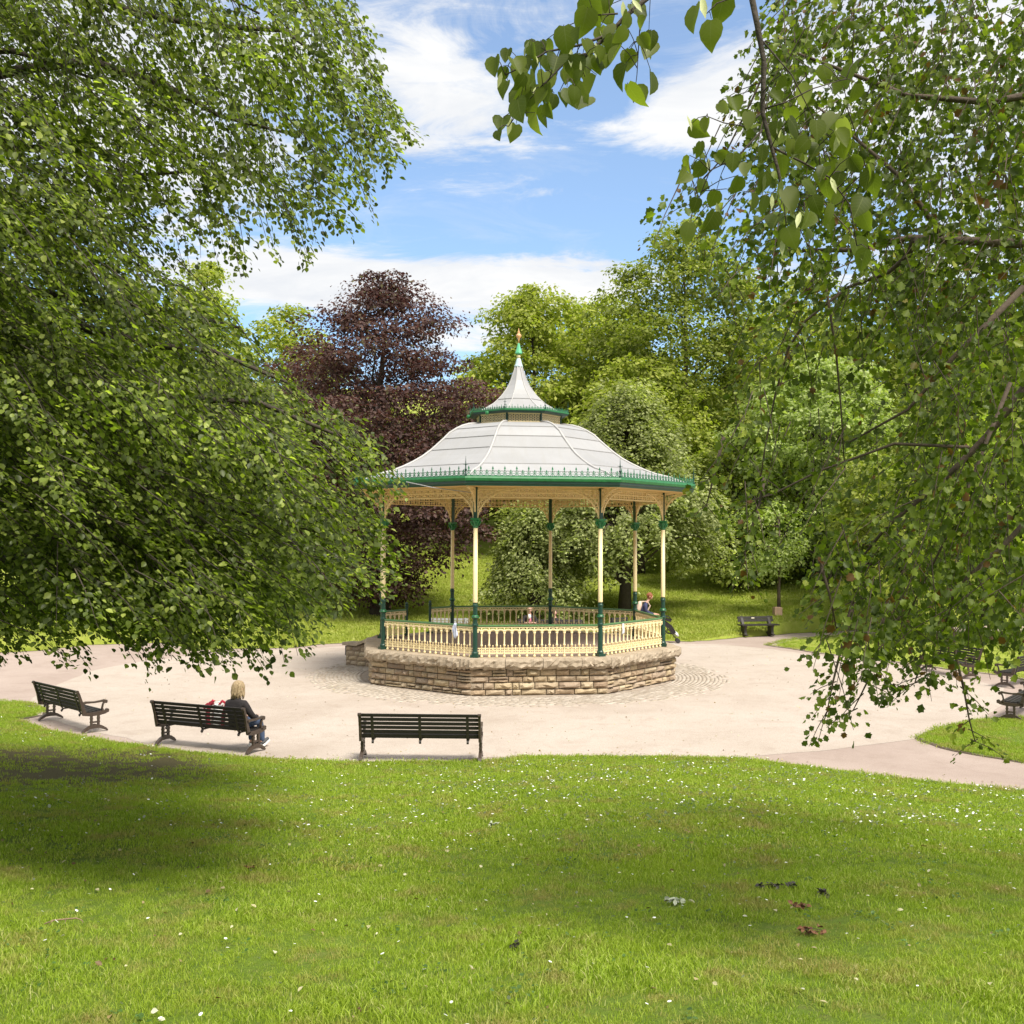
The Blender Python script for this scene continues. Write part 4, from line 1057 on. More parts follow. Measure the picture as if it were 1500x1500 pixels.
# ------------------------------------------------------------------ trees
def tube_obj(name, parent, lines, m, n=6, **kw):
    mb = MB()
    for pts, rad in lines: mb.tube(pts, rad, n)
    return mb.build(name, m, parent, True, **kw)
def curve(p0, p1, sag=0.0, wob=.0, n=7, up=(0, 0, 1)):
    p0, p1 = np.asarray(p0, float), np.asarray(p1, float); L = np.linalg.norm(p1-p0); t = np.linspace(0, 1, n)[:, None]
    q = p0+(p1-p0)*t + np.array(up)*(sag*L*4*t*(1-t)); w = rng.normal(size=(n, 3))*wob*L; w[0] = 0; w[-1] = 0; return q+w
PAL = {
 'lime': [(0, (.135, .165, .028)), (.5, (.20, .23, .042)), (1, (.29, .30, .075))],
 'green': [(0, (.078, .100, .018)), (.5, (.135, .162, .030)), (1, (.22, .24, .055))],
 'dull': [(0, (.10, .12, .042)), (.5, (.18, .20, .080)), (1, (.30, .32, .16))],
 'fresh': [(0, (.11, .15, .038)), (.5, (.19, .235, .075)), (1, (.32, .36, .17))],
 'copper': [(0, (.055, .026, .025)), (.5, (.10, .047, .044)), (.88, (.18, .095, .085)), (1, (.14, .125, .05))],
 'dark': [(0, (.035, .052, .014)), (.5, (.062, .085, .022)), (1, (.10, .13, .036))],
 'sun': [(0, (.13, .19, .014)), (.5, (.20, .27, .022)), (1, (.29, .34, .035))],
}
PAL = {k: [(p, tuple(min(.5, x*((1.40, 1.37, 1.3)[i] if k != 'copper' else (.98, 1.18, 1.12)[i])) for i, x in enumerate(c))) for p, c in v] for k, v in PAL.items()}
for k_, v_ in PAL.items():
    leafmat('leaf '+k_, v_, .42, .62, .22, .45, tcol=(1.1, .65, .6) if k_ == 'copper' else None)
def crown_leaves(centers, radii, nper, size, flat=.6, droop=0.0, shell=.75, base=None, jit=.3):
    """clumps: leaves near the skin of flattened balls, facing outwards and up"""
    C_ = np.repeat(centers, nper, 0); R_ = np.repeat(radii, nper)
    d = rdir(len(C_)); d[:, 2] = np.where(rng.random(len(d)) < .55, np.abs(d[:, 2]), d[:, 2])
    rr = shell+(1-shell)*rng.random(len(d)); rr *= 1+.18*rng.normal(size=len(d))
    P = C_ + d*(R_*rr)[:, None]*np.array([1, 1, flat])
    if droop: P[:, 2] -= droop*R_*rng.random(len(P))**2*1.5
    N = norm(d*.7+np.array([0, 0, .75])+.55*rng.normal(size=d.shape)); D = norm(np.cross(N, rdir(len(N)))+np.array([0, 0, -.35])+d*.3)
    S = size*(1+jit*rng.normal(size=len(P))).clip(.5, 1.7)
    return leaves(base or leaf_diamond(), P, D, N, S)
def bg_tree(name, x, y, h, prof, leafm, label, nclump=90, nper=220, size=.24, rcl=1.3, trunk_r=.35, flat=.6, droop=0., bark=M_bark, lean=0, z0=None, group=None, sx=1.0, clear=.12, cat='tree', inner=.35, sparse_top=0):
    """prof: list of (height fraction, radius in m)"""
    z = float(zback(np.array([x]), np.array([y]))[0]) if z0 is None else z0
    T = empty(name, (x, y, z-.1), 0, label=label, cat=cat, group=group)
    hs = np.array([p[0] for p in prof]); rs = np.array([p[1] for p in prof])
    top = (lean, 0, h*.93)
    lines = [(curve((0, 0, 0), top, 0, .008, 9), list(np.linspace(trunk_r, .03, 9)))]; lines[0][1][0] *= 1.35
    cs = []; rr = []
    while len(cs) < nclump:
        f = rng.uniform(hs[0], hs[-1]); R = np.interp(f, hs, rs)
        if rng.random() > (R/rs.max())**.9+.06: continue
        a = rng.uniform(0, 2*PI); q = R*(inner+(1-inner)*math.sqrt(rng.random()))*rng.uniform(.85, 1.08)
        cs.append((lean*f+q*math.cos(a)*sx, q*math.sin(a), f*h)); rr.append(rcl*rng.uniform(.6, 1.25)*(1 if R > rcl else max(.35, R/rcl)))
    cs = np.array(cs); rr = np.array(rr)
    V, F = crown_leaves(cs, rr, nper, size, flat, droop)
    me = npmesh('crown', V, F, leafm); link('crown', me, T, kind='stuff')
    pick = rng.choice(len(cs), min(len(cs), 34), replace=False)
    for i in pick:
        c = cs[i]; zz = max(clear*h, c[2]-.45*math.hypot(c[0], c[1])-.5); zz = min(zz, h*.9)
        b = np.array([lean*zz/h, 0, zz]); L = np.linalg.norm(c-b)
        lines.append((curve(b, c, .06, .03, 6), list(np.linspace(max(.03, trunk_r*.30*(1-zz/h*.6)), .012, 6))))
    mb = MB(); mb.tube(lines[0][0], lines[0][1], 9); mb.build('trunk', bark, T, True)
    tube_obj('limb', T, lines[1:], bark, 5)
    return T
def bx(px, d): return (px-750)/FL*d - YAW*d*0 - .0
LM = lambda k: MATS['leaf '+k]

def poly_pts(poly, n):
    """random points in a polygon"""
    P = np.array(poly, float); lo, hi = P.min(0), P.max(0); out = []
    while len(out) < n:
        q = lo+(hi-lo)*rng.random((n*2, 2)); x, y = q[:, 0], q[:, 1]; ins = np.zeros(len(q), bool); j = len(P)-1
        for i in range(len(P)):
            c = ((P[i, 1] > y) != (P[j, 1] > y)) & (x < (P[j, 0]-P[i, 0])*(y-P[i, 1])/(P[j, 1]-P[i, 1]+1e-9)+P[i, 0]); ins ^= c; j = i
        out += list(q[ins])
    return np.array(out[:n])
def A_many(q, d): return CAM + d[:, None]*(FV + ((q[:, 0]-750)/FL)[:, None]*RV - ((q[:, 1]-750)/FL)[:, None]*UV)
def sprays(C_, Dv, L, W, nl, size, droop=.2, tilt=.45, jz=.03):
    n = len(C_); D = norm(Dv); side = norm(np.cross(D, np.array([0, 0, 1.0])+.25*rng.normal(size=(n, 3)))); up = norm(np.cross(side, D))
    up = np.where(up[:, 2:3] < 0, -up, up)
    t = rng.random((n, nl)); s = rng.uniform(-1, 1, (n, nl)); Lr = (L*rng.uniform(.7, 1.2, n))[:, None]
    w = W*(1-.65*t)*s
    P = C_[:, None]+D[:, None]*(t*Lr)[..., None]+side[:, None]*w[..., None]; P[..., 2] -= droop*(t*t)*Lr; P += jz*rng.normal(size=P.shape)
    LD = D[:, None]*.7+side[:, None]*np.sign(s)[..., None]*.75+np.array([0, 0, -.28])+.3*rng.normal(size=P.shape)
    N = up[:, None]+tilt*rng.normal(size=P.shape)+np.array([0, 0, .4])
    S = size*rng.uniform(.45, 1.22, P.shape[:2])
    tw = []
    for i in range(n):
        q = C_[i]-D[i]*.15*Lr[i, 0]; e = C_[i]+D[i]*Lr[i, 0]*.95; e = e-np.array([0, 0, droop*Lr[i, 0]*.9]); mdl = C_[i]+D[i]*Lr[i, 0]*.5-np.array([0, 0, droop*Lr[i, 0]*.25]); tw.append([q, mdl, e])
    return P.reshape(-1, 3), norm(LD.reshape(-1, 3)), norm(N.reshape(-1, 3)), S.ravel(), np.array(tw)
def tri_tubes(T3, r0=.005, r1=.002):
    """n x 3 x 3 polylines as three-sided tubes"""
    n, k, _ = T3.shape; d = norm(T3[:, -1]-T3[:, 0]); u = norm(np.cross(d, np.array([0.3, .2, 1.0]))); w = np.cross(d, u); V = []
    R = np.linspace(r0, r1, k)
    for j in range(k):
        for a in (0, 2.094, 4.189): V.append(T3[:, j]+(u*math.cos(a)+w*math.sin(a))*R[j])
    V = np.stack(V, 1); f = []
    for j in range(k-1):
        for i in range(3): f.append([3*j+i, 3*j+(i+1) % 3, 3*j+3+(i+1) % 3, 3*j+3+i])
    F = np.array(f)[None]+(np.arange(n)*3*k)[:, None, None]
    return V.reshape(-1, 3), F.reshape(-1, 4)
def weeping(name, px, ytop, d, R_, leafk, label, nb, size):
    q = A(px, ytop, d); x, y = float(q[0]), float(q[1]); z = float(zback(np.array([x]), np.array([y]))[0]); h = float(q[2])-z
    T = empty(name, (x, y, z-.1), 0, label=label, cat='tree'); lines = []; Cs = []; Ds = []
    for i in range(nb):
        a = rng.uniform(0, 2*PI); f = rng.random()**.8; r = R_*(1-f**2.2*.82)*rng.uniform(.55, 1.0); zt = h*(.30+.66*f)
        b = np.array([0, 0, max(h*.14, zt-.55*r-.4)]); m_ = np.array([r*.6*math.cos(a), r*.6*math.sin(a), zt]); e = np.array([r*math.cos(a), r*math.sin(a), zt-.35*r]); t = np.linspace(0, 1, 9)[:, None]
        c = b*(1-t)**2+2*m_*t*(1-t)*1.15+e*t*t; lines.append((c, list(np.linspace(.07*(1-f*.6), .012, 9))))
        for j in range(3, 9):
            for _ in range(3): Cs.append(c[j]+rng.normal(size=3)*.28); Ds.append([math.cos(a)*.7+rng.normal()*.4, math.sin(a)*.7+rng.normal()*.4, -.35+rng.normal()*.25])
    P, D, N, S, TW = sprays(np.array(Cs), np.array(Ds), 1.0, .38, 34, size, .75, .55, .05)
    V, F = leaves(leaf_diamond(), P, D, N, S); link('crown', npmesh('crown', V, F, LM(leafk)), T, kind='stuff')
    mb = MB(); mb.tube([(0, 0, 0), (.05, 0, h*.15), (0, .1, h*.4), (.1, 0, h*.75), (0, 0, h*.9)], [.34, .27, .2, .1, .03], 9); mb.build('trunk', M_bark, T, True)
    tube_obj('limb', T, lines, M_bark, 5)
    return T
def BT(name, px, ytop, d, prof, leafk, label, **kw):
    q = A(px, ytop, d); x, y = float(q[0]), float(q[1]); z = float(zback(np.array([x]), np.array([y]))[0])
    return bg_tree(name, x, y, float(q[2])-z, prof, LM(leafk), label, **kw)
ROUND = lambda R, lo=.12: [(lo, R*.55), (lo+.12, R*.85), (.45, R), (.65, R*.95), (.8, R*.75), (.92, R*.45), (1.0, R*.12)]
G1 = 'broadleaf trees on the slope behind the bandstand'
BT('copper_beech', 560, 392, 50, [(.05, 1.6), (.14, 3.0), (.22, 4.6), (.34, 5.3), (.5, 5.7), (.64, 5.5), (.72, 4.6), (.80, 3.3), (.88, 2.3), (.95, 1.2), (1.0, .3)], 'copper',
   'dark purple copper beech with pointed top behind the left of the bandstand', nclump=430, nper=200, size=.150, rcl=1.2, flat=.34, trunk_r=.4, clear=.03, inner=.05)
BT('copper_beech', 465, 500, 56, ROUND(4.9, .08), 'copper', 'lower purple beech crown left of the tall copper beech', nclump=110, nper=150, size=.17, rcl=1.3, flat=.35)
BT('lime_tree', 783, 425, 72, ROUND(5.2, .25), 'lime', 'yellow-green tree right behind the spire of the bandstand', nclump=160, nper=230, size=.26, rcl=1.45)
BT('lime_tree', 885, 440, 78, ROUND(5.6, .2), 'lime', 'yellow-green tree between the spire and the tall green tree', nclump=170, nper=230, size=.27, rcl=1.5)
BT('ash_tree', 1000, 330, 68, ROUND(5.8, .12), 'green', 'tallest green tree on the slope right of the spire', nclump=240, nper=230, size=.24, rcl=1.5)
BT('ash_tree', 935, 520, 64, ROUND(4.0, .15), 'lime', 'yellowish green tree in front of the tall green tree', nclump=130, nper=220, size=.23, rcl=1.2)
weeping('weeping_tree', 915, 572, 50.5, 5.2, 'dull', 'grey-green weeping tree with dark trunk behind the right of the bandstand', 120, .19)
weeping('weeping_tree', 785, 735, 49, 2.6, 'dull', 'low grey-green tree seen between the columns left of the weeping tree', 40, .17)
BT('field_maple', 1205, 520, 56, ROUND(4.6, .18), 'fresh', 'pale fresh green tree behind the right-hand foliage', nclump=150, nper=230, size=.2, rcl=1.2, flat=.4)
BT('yew_tree', 1190, 690, 60, ROUND(4.0, .02), 'dark', 'dark green low tree under the pale fresh green one', nclump=80, nper=200, size=.22, rcl=1.2)
BT('yew_tree', 1075, 640, 57, ROUND(3.2, .04), 'green', 'mid green tree between the weeping tree and the pale fresh one', nclump=80, nper=200, size=.22, rcl=1.1)
BT('chestnut_tree', 1450, 620, 44, ROUND(3.8, .06), 'sun', 'bright yellow-green tree at the right edge behind the benches', nclump=110, nper=200, size=.22, rcl=1.1)
BT('sycamore_tree', 1330, 370, 76, ROUND(6.2, .1), 'green', 'large tree far behind the hanging foliage at the upper right', nclump=110, nper=200, size=.3, rcl=1.7)
BT('sycamore_tree', 1150, 400, 84, ROUND(6.0, .1), 'lime', 'light green tree far behind between the tall green tree and the right foliage', nclump=100, nper=200, size=.3, rcl=1.7)
BT('sycamore_tree', 1500, 430, 70, ROUND(5.5, .1), 'sun', 'light tree far behind at the right edge', nclump=90, nper=200, size=.3, rcl=1.6)
BT('lime_tree', 300, 385, 80, ROUND(3.6, .2), 'lime', 'yellow-green treetop showing above the left beech foliage', nclump=70, nper=200, size=.28, rcl=1.3)
BT('lime_tree', 425, 445, 72, ROUND(3.8, .2), 'lime', 'yellow-green treetop left of the copper beech', nclump=80, nper=200, size=.26, rcl=1.3)
BT('oak_tree', 190, 480, 66, ROUND(5.0, .1), 'green', 'green tree mostly hidden behind the left beech', nclump=80, nper=180, size=.3, rcl=1.6)
BT('oak_tree', 20, 440, 60, ROUND(5.5, .1), 'sun', 'bright tree behind the left beech at the left edge', nclump=80, nper=180, size=.28, rcl=1.6)
BT('oak_tree', 350, 620, 60, ROUND(4.2, .05), 'green', 'green tree hidden behind the lower part of the left beech', nclump=70, nper=180, size=.26, rcl=1.4)
BT('oak_tree', 700, 600, 80, ROUND(4.6, .1), 'green', 'green tree on the slope between the copper beech and the spire', nclump=80, nper=200, size=.28, rcl=1.4)
T_ = BT('round_leaved_tree', 1318, 640, 44, ROUND(3.0, .3), 'green', 'tree with bare brown trunk on the island verge behind the hanging leaves', nclump=60, nper=180, size=.18, rcl=1.0, clear=.3, trunk_r=.28)
BT('round_leaved_tree', 1262, 700, 50, ROUND(2.6, .3), 'dark', 'thin dark-trunked tree left of the bare brown trunk', nclump=40, nper=160, size=.18, rcl=1.0, clear=.3, trunk_r=.16)
BT('garden_shrub', 60, 858, 43.2, [(.0, 1.6), (.5, 1.9), (.9, 1.1), (1, .3)], 'sun', 'low bright green shrub at the left edge of the path', nclump=40, nper=200, size=.12, rcl=.55, trunk_r=.05)
BT('garden_shrub', -60, 845, 42.5, [(.0, 1.6), (.5, 1.9), (.9, 1.1), (1, .3)], 'sun', 'low bright green shrub cut by the left edge', nclump=30, nper=200, size=.12, rcl=.55, trunk_r=.05)
far_spec = [(-250, 520, 'green'), (-90, 560, 'dark'), (110, 520, 'green'), (260, 560, 'green'), (400, 560, 'dark'), (520, 600, 'green'), (640, 640, 'dark'), (760, 600, 'green'), (880, 560, 'green'), (1010, 540, 'dark'), (1120, 520, 'green'), (1250, 500, 'green'), (1390, 500, 'dark'), (1530, 470, 'green'), (1700, 520, 'green'), (1850, 500, 'green')]
WHERE = ['beyond the left edge of the photo', 'just outside the left edge', 'behind the upper half of the left beech', 'behind the middle of the left beech', 'between the left beech and the purple beeches', 'behind the tall copper beech', 'right of the top of the copper beech', 'behind the spire of the bandstand', 'right behind the bell roof', 'behind the tallest green tree', 'above the plank bench', 'above the bare brown trunk', 'behind the middle of the hawthorn', 'at the right edge behind the hawthorn', 'just outside the right edge', 'beyond the right edge of the photo']
for i, (px, yt, k) in enumerate(far_spec):
    BT('woodland_tree', px, yt+random.randint(-15, 15), 96+random.randint(-6, 8), ROUND(6.5, .04), k, 'woodland tree on the far slope, '+WHERE[i], nclump=55, nper=150, size=.5, rcl=2.3, group='woodland trees closing the far slope')

# sapling in a box
def sapling():
    q = A(1141, 903, 48.5); x, y = q[0], q[1]; z = float(zback(np.array([x]), np.array([y]))[0])
    T = empty('sapling', (x, y, z), 0, label='slim young tree growing out of a small pale box behind the plank bench', cat='tree')
    m = MB(); m.tube([(0, 0, 0), (.0, 0, 1.2), (.05, 0, 2.4), (.02, 0, 4.6)], [.10, .07, .06, .02], 7); m.build('trunk', M_bark2, T, True)
    cs = np.array([[rng.normal()*1.0, rng.normal()*.8, rng.uniform(2.1, 4.9)] for _ in range(34)]); cs[:, 0] -= .3
    V, F = crown_leaves(cs, np.full(34, .55), 110, .13, .6, .8); link('crown', npmesh('crown', V, F, LM('fresh')), T, kind='stuff')
    tube_obj('limb', T, [(curve((0, 0, min(c[2]-.4, 3.9)), c, .05, .03, 5), [.03, .02, .015, .01, .006]) for c in cs[:14]], M_bark2, 4)
    B = empty('tree_box', (x-.14, y-.30, z), .1, label='small pale brown box guard at the foot of the sapling', cat='tree guard')
    m = MB(); mm = mat('pale board', (.47, .31, .22), .85, .12, 5)
    for i in range(4): m = MB(); a = i*PI/2; m.box((.15*math.sin(a), .15*math.cos(a), .17), (.34 if i % 2 == 0 else .03, .03 if i % 2 == 0 else .28, .36)); m.build('board', mm, B)
    m = MB(); m.box((0, 0, .345), (.30, .30, .02)); m.build('lid', mm, B)
sapling()

# ------------------------------------------------------------------ foreground beech on the left
def grown_tree(name, root, trunk, boughs, groups, base, leafm, bark, label, cat, nobj=300, twr=(.006, .002)):
    """groups: arrays of (P, D, N, S, twigs). Nearest leaves in view are objects, the rest one part"""
    T = empty(name, tuple(root), 0, label=label, cat=cat); off = np.array(root)
    P = np.concatenate([g_[0] for g_ in groups]); D = np.concatenate([g_[1] for g_ in groups]); N = np.concatenate([g_[2] for g_ in groups]); S = np.concatenate([g_[3] for g_ in groups]); TW = np.concatenate([g_[4] for g_ in groups])
    q = P-CAM; dd = q@FV; X = q@RV/dd; Y = q@UV/dd; vis = (np.abs(X) < .47) & (np.abs(Y) < .47) & (dd > 1)
    app = np.where(vis, S/dd, 0); idx = np.argsort(-app)[:nobj]; rest = np.setdiff1d(np.arange(len(P)), idx)
    leaf_objects(base, P[idx], D[idx], N[idx], S[idx], leafm, T)
    V, F = leaves(base, P[rest]-off, D[rest], N[rest], S[rest]); link('crown', npmesh('crown', V, F, leafm), T, kind='stuff')
    V, F = tri_tubes(TW-off, *twr); link('twigs', npmesh('twigs', V, F, bark), T, kind='stuff')
    mb = MB(); mb.tube([Vector(p)-Vector(off) for p in trunk[0]], trunk[1], 12); mb.build('trunk', bark, T, True)
    for pts, rad in boughs: mb = MB(); mb.tube([Vector(p)-Vector(off) for p in pts], rad, 7); mb.build('limb', bark, T, True)
    return T

def left_beech():
    root = np.array([-9.6, 11.5, 0.9]); lf = leafmat('leaf beech', [(0, (.048, .064, .015)), (.45, (.104, .135, .027)), (.80, (.20, .245, .046)), (1, (.37, .41, .10))], .50, .44, .34, .9, spec=.32)
    low = [(-60, 400), (150, 370), (270, 388), (340, 430), (385, 490), (430, 560), (525, 600), (548, 680), (552, 780), (548, 850), (500, 890), (430, 930), (330, 925), (235, 945), (110, 925), (-60, 925)]
    up = [(-60, -60), (500, -60), (545, 60), (570, 140), (572, 205), (500, 270), (430, 325), (360, 345), (290, 320), (230, 290), (150, 330), (-60, 400)]
    gs = []
    def inpoly(x, y, P):
        ins = np.zeros(len(x), bool); j = len(P)-1; P = np.array(P, float)
        for i in range(len(P)):
            c = ((P[i, 1] > y) != (P[j, 1] > y)) & (x < (P[j, 0]-P[i, 0])*(y-P[i, 1])/(P[j, 1]-P[i, 1]+1e-9)+P[i, 0]); ins ^= c; j = i
        return ins
    def bough_sprays(poly, nb, d0, d1, drop, reach, k, L, W, nl, size, dz, dr=.3, tilt=.38):
        e = A_many(poly_pts(poly, nb), d0+(d1-d0)*rng.random(nb)); Cs = []; Ds = []
        for p in e:
            v = np.array([-reach*rng.uniform(.7, 1.3), rng.uniform(-.5, .9), drop*rng.uniform(.6, 1.4)]); t = np.linspace(0, 1, k)[:, None]
            c = p+v*t-np.array([0, 0, .35])*t*t*drop; c += rng.normal(size=c.shape)*np.array([.16, .22, .07]); Cs.append(c); Ds.append(np.repeat((-v/np.linalg.norm(v))[None], k, 0))
        Cs = np.vstack(Cs); Ds = np.vstack(Ds)+rng.normal(size=(len(Cs), 3))*np.array([.25, .45, .16])+np.array([0, 0, dz])
        E_ = Cs+norm(Ds)*L*.9-np.array([0, 0, dr*L*.8]); x, y, _ = PX_many(E_); x2, y2, _ = PX_many(Cs)
        ok = (inpoly(x, y, poly) | (x < -40) | (y < -40)) & (inpoly(x2, y2, poly) | (x2 < -40) | (y2 < -40)); Cs = Cs[ok]; Ds = Ds[ok]
        return sprays(Cs, Ds, L, W, nl, size, dr, tilt)
    wide = [(-200, 250), (100, 240), (250, 300), (285, 388), (335, 430), (380, 488), (415, 562), (540, 598), (588, 690), (590, 780), (592, 870), (530, 915), (450, 962), (330, 965), (235, 990), (110, 968), (-200, 970)]
    gs.append(bough_sprays(wide, 150, 8.0, 12.0, 1.15, 2.2, 15, .62, .20, 66, .058, -.12))
    gs.append(bough_sprays([(40, 500), (400, 590), (575, 680), (588, 870), (450, 950), (235, 975), (60, 940)], 52, 7.4, 8.6, .8, 1.6, 10, .5, .17, 56, .054, -.12))
    # deeper layer that closes the mass
    q = poly_pts([(-60, 380), (260, 410), (400, 580), (470, 850), (300, 895), (-60, 895)], 420); C_ = A_many(q, 13+2.5*rng.random(len(q)))
    Dv = np.stack([rng.uniform(.2, 1.0, len(q)), rng.uniform(-.8, .8, len(q)), rng.uniform(-.5, .0, len(q))], 1); gs.append(sprays(C_, Dv, .8, .4, 46, .105, .2, .5))
    q = poly_pts(up, 700); keep = rng.random(len(q)) < np.clip(.55+.0009*(q[:, 0]-60)+.25*(q[:, 1] < 120), .3, 1); q = q[keep]; d = 10+4.0*rng.random(len(q)); q[:, 0] -= 15; q[:, 1] -= 20
    C_ = A_many(q, d); Dv = np.stack([rng.uniform(.1, .8, len(q)), rng.uniform(-.5, .4, len(q)), rng.uniform(-1.0, -.2, len(q))], 1)
    gs.append(sprays(C_, Dv, .62, .2, 44, .072, .35, .5))
    gs.append(bough_sprays([(-200, -80), (200, -80), (330, 60), (300, 250), (230, 420), (-200, 430)], 46, 9, 13, 1.2, 1.8, 13, .62, .2, 46, .072, -.1))
    # crown out of the frame, above and to the left
    n = 420; C_ = np.stack([rng.uniform(-15, -4.5, n), rng.uniform(5.5, 18, n), rng.uniform(4.5, 15, n)], 1); x_, y_, d_ = PX_many(C_)
    C_ = C_[(x_ < -120) | (y_ < -120)]; n = len(C_)
    gs.append(sprays(C_, np.stack([rng.normal(size=n), rng.normal(size=n), rng.uniform(-.5, .1, n)], 1), 1.1, .6, 44, .15, .2, .5))
    trunk = ([root+(0, 0, -.5), root+(0, 0, .5), root+(.1, .1, 3), root+(.2, .3, 6.5), root+(.5, .5, 10), root+(.8, .3, 14)], [.62, .48, .40, .32, .22, .08])
    bs = []
    for (px, py, dd_, z0) in [(-10, 465, 11, 4.5), (420, 560, 10.2, 5.5), (500, 640, 9.6, 4.6), (470, 780, 9.4, 3.7), (330, 860, 9.0, 3.2), (150, 880, 9.5, 3.0), (160, 520, 11.5, 5.0), (80, 620, 12, 4.0), (440, 200, 12, 8.5), (520, 120, 12.5, 10), (300, 250, 12, 7.5), (150, 120, 12, 9), (380, 20, 13, 11), (250, 700, 10, 4.0), (350, 480, 11.5, 6.0)]:
        a = root+np.array([.15, .2, z0-root[2]]); b = A(px, py, dd_); bs.append((curve(a, b, .10, .012, 10), list(np.linspace(.11, .014, 10))))
    grown_tree('beech_tree', root, trunk, bs, gs, leaf_oval(.36, .10), lf, M_bark, 'big green beech whose drooping leafy boughs fill the left side', 'tree')
def PX_many(P):
    q = P-CAM; d = q@FV; return 750+FL*(q@RV)/d, 750-FL*(q@UV)/d, d
left_beech()

def right_tree():
    root = np.array([6.9, 8.6, 0.9])
    lf = leafmat('leaf hawthorn', [(0, (.045, .066, .012)), (.45, (.090, .125, .018)), (.90, (.175, .22, .030)), (.96, (.30, .33, .055)), (.972, (.13, .070, .025)), (1, (.11, .055, .020))], .45, .5, .28, 1.2)
    gs = []
    dense = [(1560, -60), (1180, -60), (1130, 60), (1120, 180), (1130, 300), (1150, 420), (1160, 560), (1170, 690), (1180, 800), (1230, 900), (1205, 960), (1215, 990), (1300, 960), (1400, 930), (1560, 915)]
    q = poly_pts(dense, 900); k = 1-.74*((q[:, 0] < 1330) & (q[:, 1] > 440) & (q[:, 1] < 800)); q = q[rng.random(len(q)) < k]; q[:, 1] -= 22; C_ = A_many(q, 5.4+3.2*rng.random(len(q)))
    dv = lambda n: np.stack([rng.uniform(-.75, .35, n), rng.uniform(-.5, .4, n), rng.uniform(-1.1, -.1, n)], 1)
    gs.append(sprays(C_, dv(len(q)), .36, .14, 27, .052, .25, .95))
    loose = [(1180, -40), (1090, 50), (1050, 110), (1040, 190), (1000, 250), (985, 290), (1020, 330), (1060, 420), (1085, 520), (1060, 600), (1095, 700), (1050, 760), (1090, 775), (1130, 790), (1190, 800), (1200, 600), (1180, 300)]
    q = poly_pts(loose, 95); C_ = A_many(q, 5.4+2.6*rng.random(len(q))); gs.append(sprays(C_, dv(len(q)), .30, .12, 20, .048, .25, .95))
    # deeper backing
    q = poly_pts([(1560, 60), (1300, 80), (1290, 420), (1360, 600), (1330, 900), (1560, 930)], 150); C_ = A_many(q, 9+2*rng.random(len(q))); gs.append(sprays(C_, dv(len(q)), .55, .25, 24, .085, .25, .8))
    q = poly_pts([(1570, -60), (2050, 0), (2100, 500), (1900, 850), (1570, 880)], 130); C_ = A_many(q, 5.6+3.0*rng.random(len(q))); gs.append(sprays(C_, dv(len(q)), .45, .2, 30, .062, .25, .9))
    # hanging tails: (px, py) chains
    tails = [[(1250, 880), (1235, 940), (1220, 1000), (1212, 1040)], [(1300, 880), (1285, 950), (1270, 1000), (1250, 1040)], [(1392, 900), (1400, 960), (1412, 1010), (1420, 1055), (1428, 1085)], [(1120, 700), (1112, 740), (1095, 790), (1088, 825)], [(1060, 640), (1045, 700), (1035, 740)], [(1350, 960), (1345, 985), (1340, 1000)], [(1200, 820), (1215, 870), (1225, 920)]]
    bs = []
    for i, tl in enumerate(tails):
        dd = 6.1+.25*(i % 3); p = [A(x, y, dd) for x, y in tl]; bs.append((p, list(np.linspace(.011, .003, len(p)))))
        m_ = []
        for a, b in zip(p[:-1], p[1:]):
            for t in np.linspace(0, 1, 2, endpoint=False): m_.append(a+(b-a)*t)
        m_ += [p[-1]]*2; m_ = np.array(m_); n = len(m_)
        gs.append(sprays(m_, np.stack([rng.uniform(-1, .8, n), rng.uniform(-.4, .4, n), rng.uniform(-.7, -.1, n)], 1), .20, .09, 11, .047, .2, .95, .015))
    # crown out of the frame
    n = 55; C_ = np.stack([rng.uniform(4.5, 11, n), rng.uniform(4.0, 11.5, n), rng.uniform(4.5, 11, n)], 1); x_, y_, d_ = PX_many(C_)
    C_ = C_[((x_ > 1640) | (y_ < -140)) & (d_ > 1)]; n = len(C_); gs.append(sprays(C_, dv(n), .8, .4, 30, .11, .25, .8))
    trunk = ([root+(0, 0, -.6), root+(0, 0, .5), root+(-.1, 0, 2.4), root+(-.1, -.2, 4.5), root+(-.3, -.1, 6.5), root+(-.2, 0, 9)], [.34, .27, .22, .18, .12, .04])
    SC_ = .62
    for pts, r0, r1 in [([(1700, 300), (1500, 357), (1400, 352), (1335, 348), (1250, 366), (1175, 367)], .055, .018), ([(1340, 350), (1330, 375), (1300, 400), (1230, 425)], .035, .012), ([(1232, 428), (1180, 470), (1155, 510), (1135, 580), (1120, 660), (1108, 740)], .014, .006),
                        ([(1620, 480), (1500, 570), (1445, 640), (1380, 705), (1300, 770), (1260, 820)], .05, .010), ([(1420, 655), (1310, 650), (1200, 690), (1130, 725), (1090, 735)], .016, .006), ([(1380, 345), (1320, 260), (1250, 200), (1190, 150)], .028, .008),
                        ([(1500, 420), (1400, 520), (1330, 600), (1240, 650)], .03, .007), ([(1600, 120), (1450, 150), (1330, 140), (1200, 90), (1120, 60)], .04, .007), ([(1210, 420), (1225, 520), (1232, 600), (1238, 700)], .013, .005), ([(1560, 700), (1470, 800), (1400, 860), (1380, 930)], .03, .009), ([(1480, 560), (1400, 760), (1330, 900)], .02, .006), ([(1140, 60), (1100, 150), (1060, 230), (1010, 285)], .012, .005)]:
        p = [A(x, y, 6.0+.10*i) for i, (x, y) in enumerate(pts)]; bs.append((p, list(np.linspace(r0*SC_, r1*SC_, len(p)))))
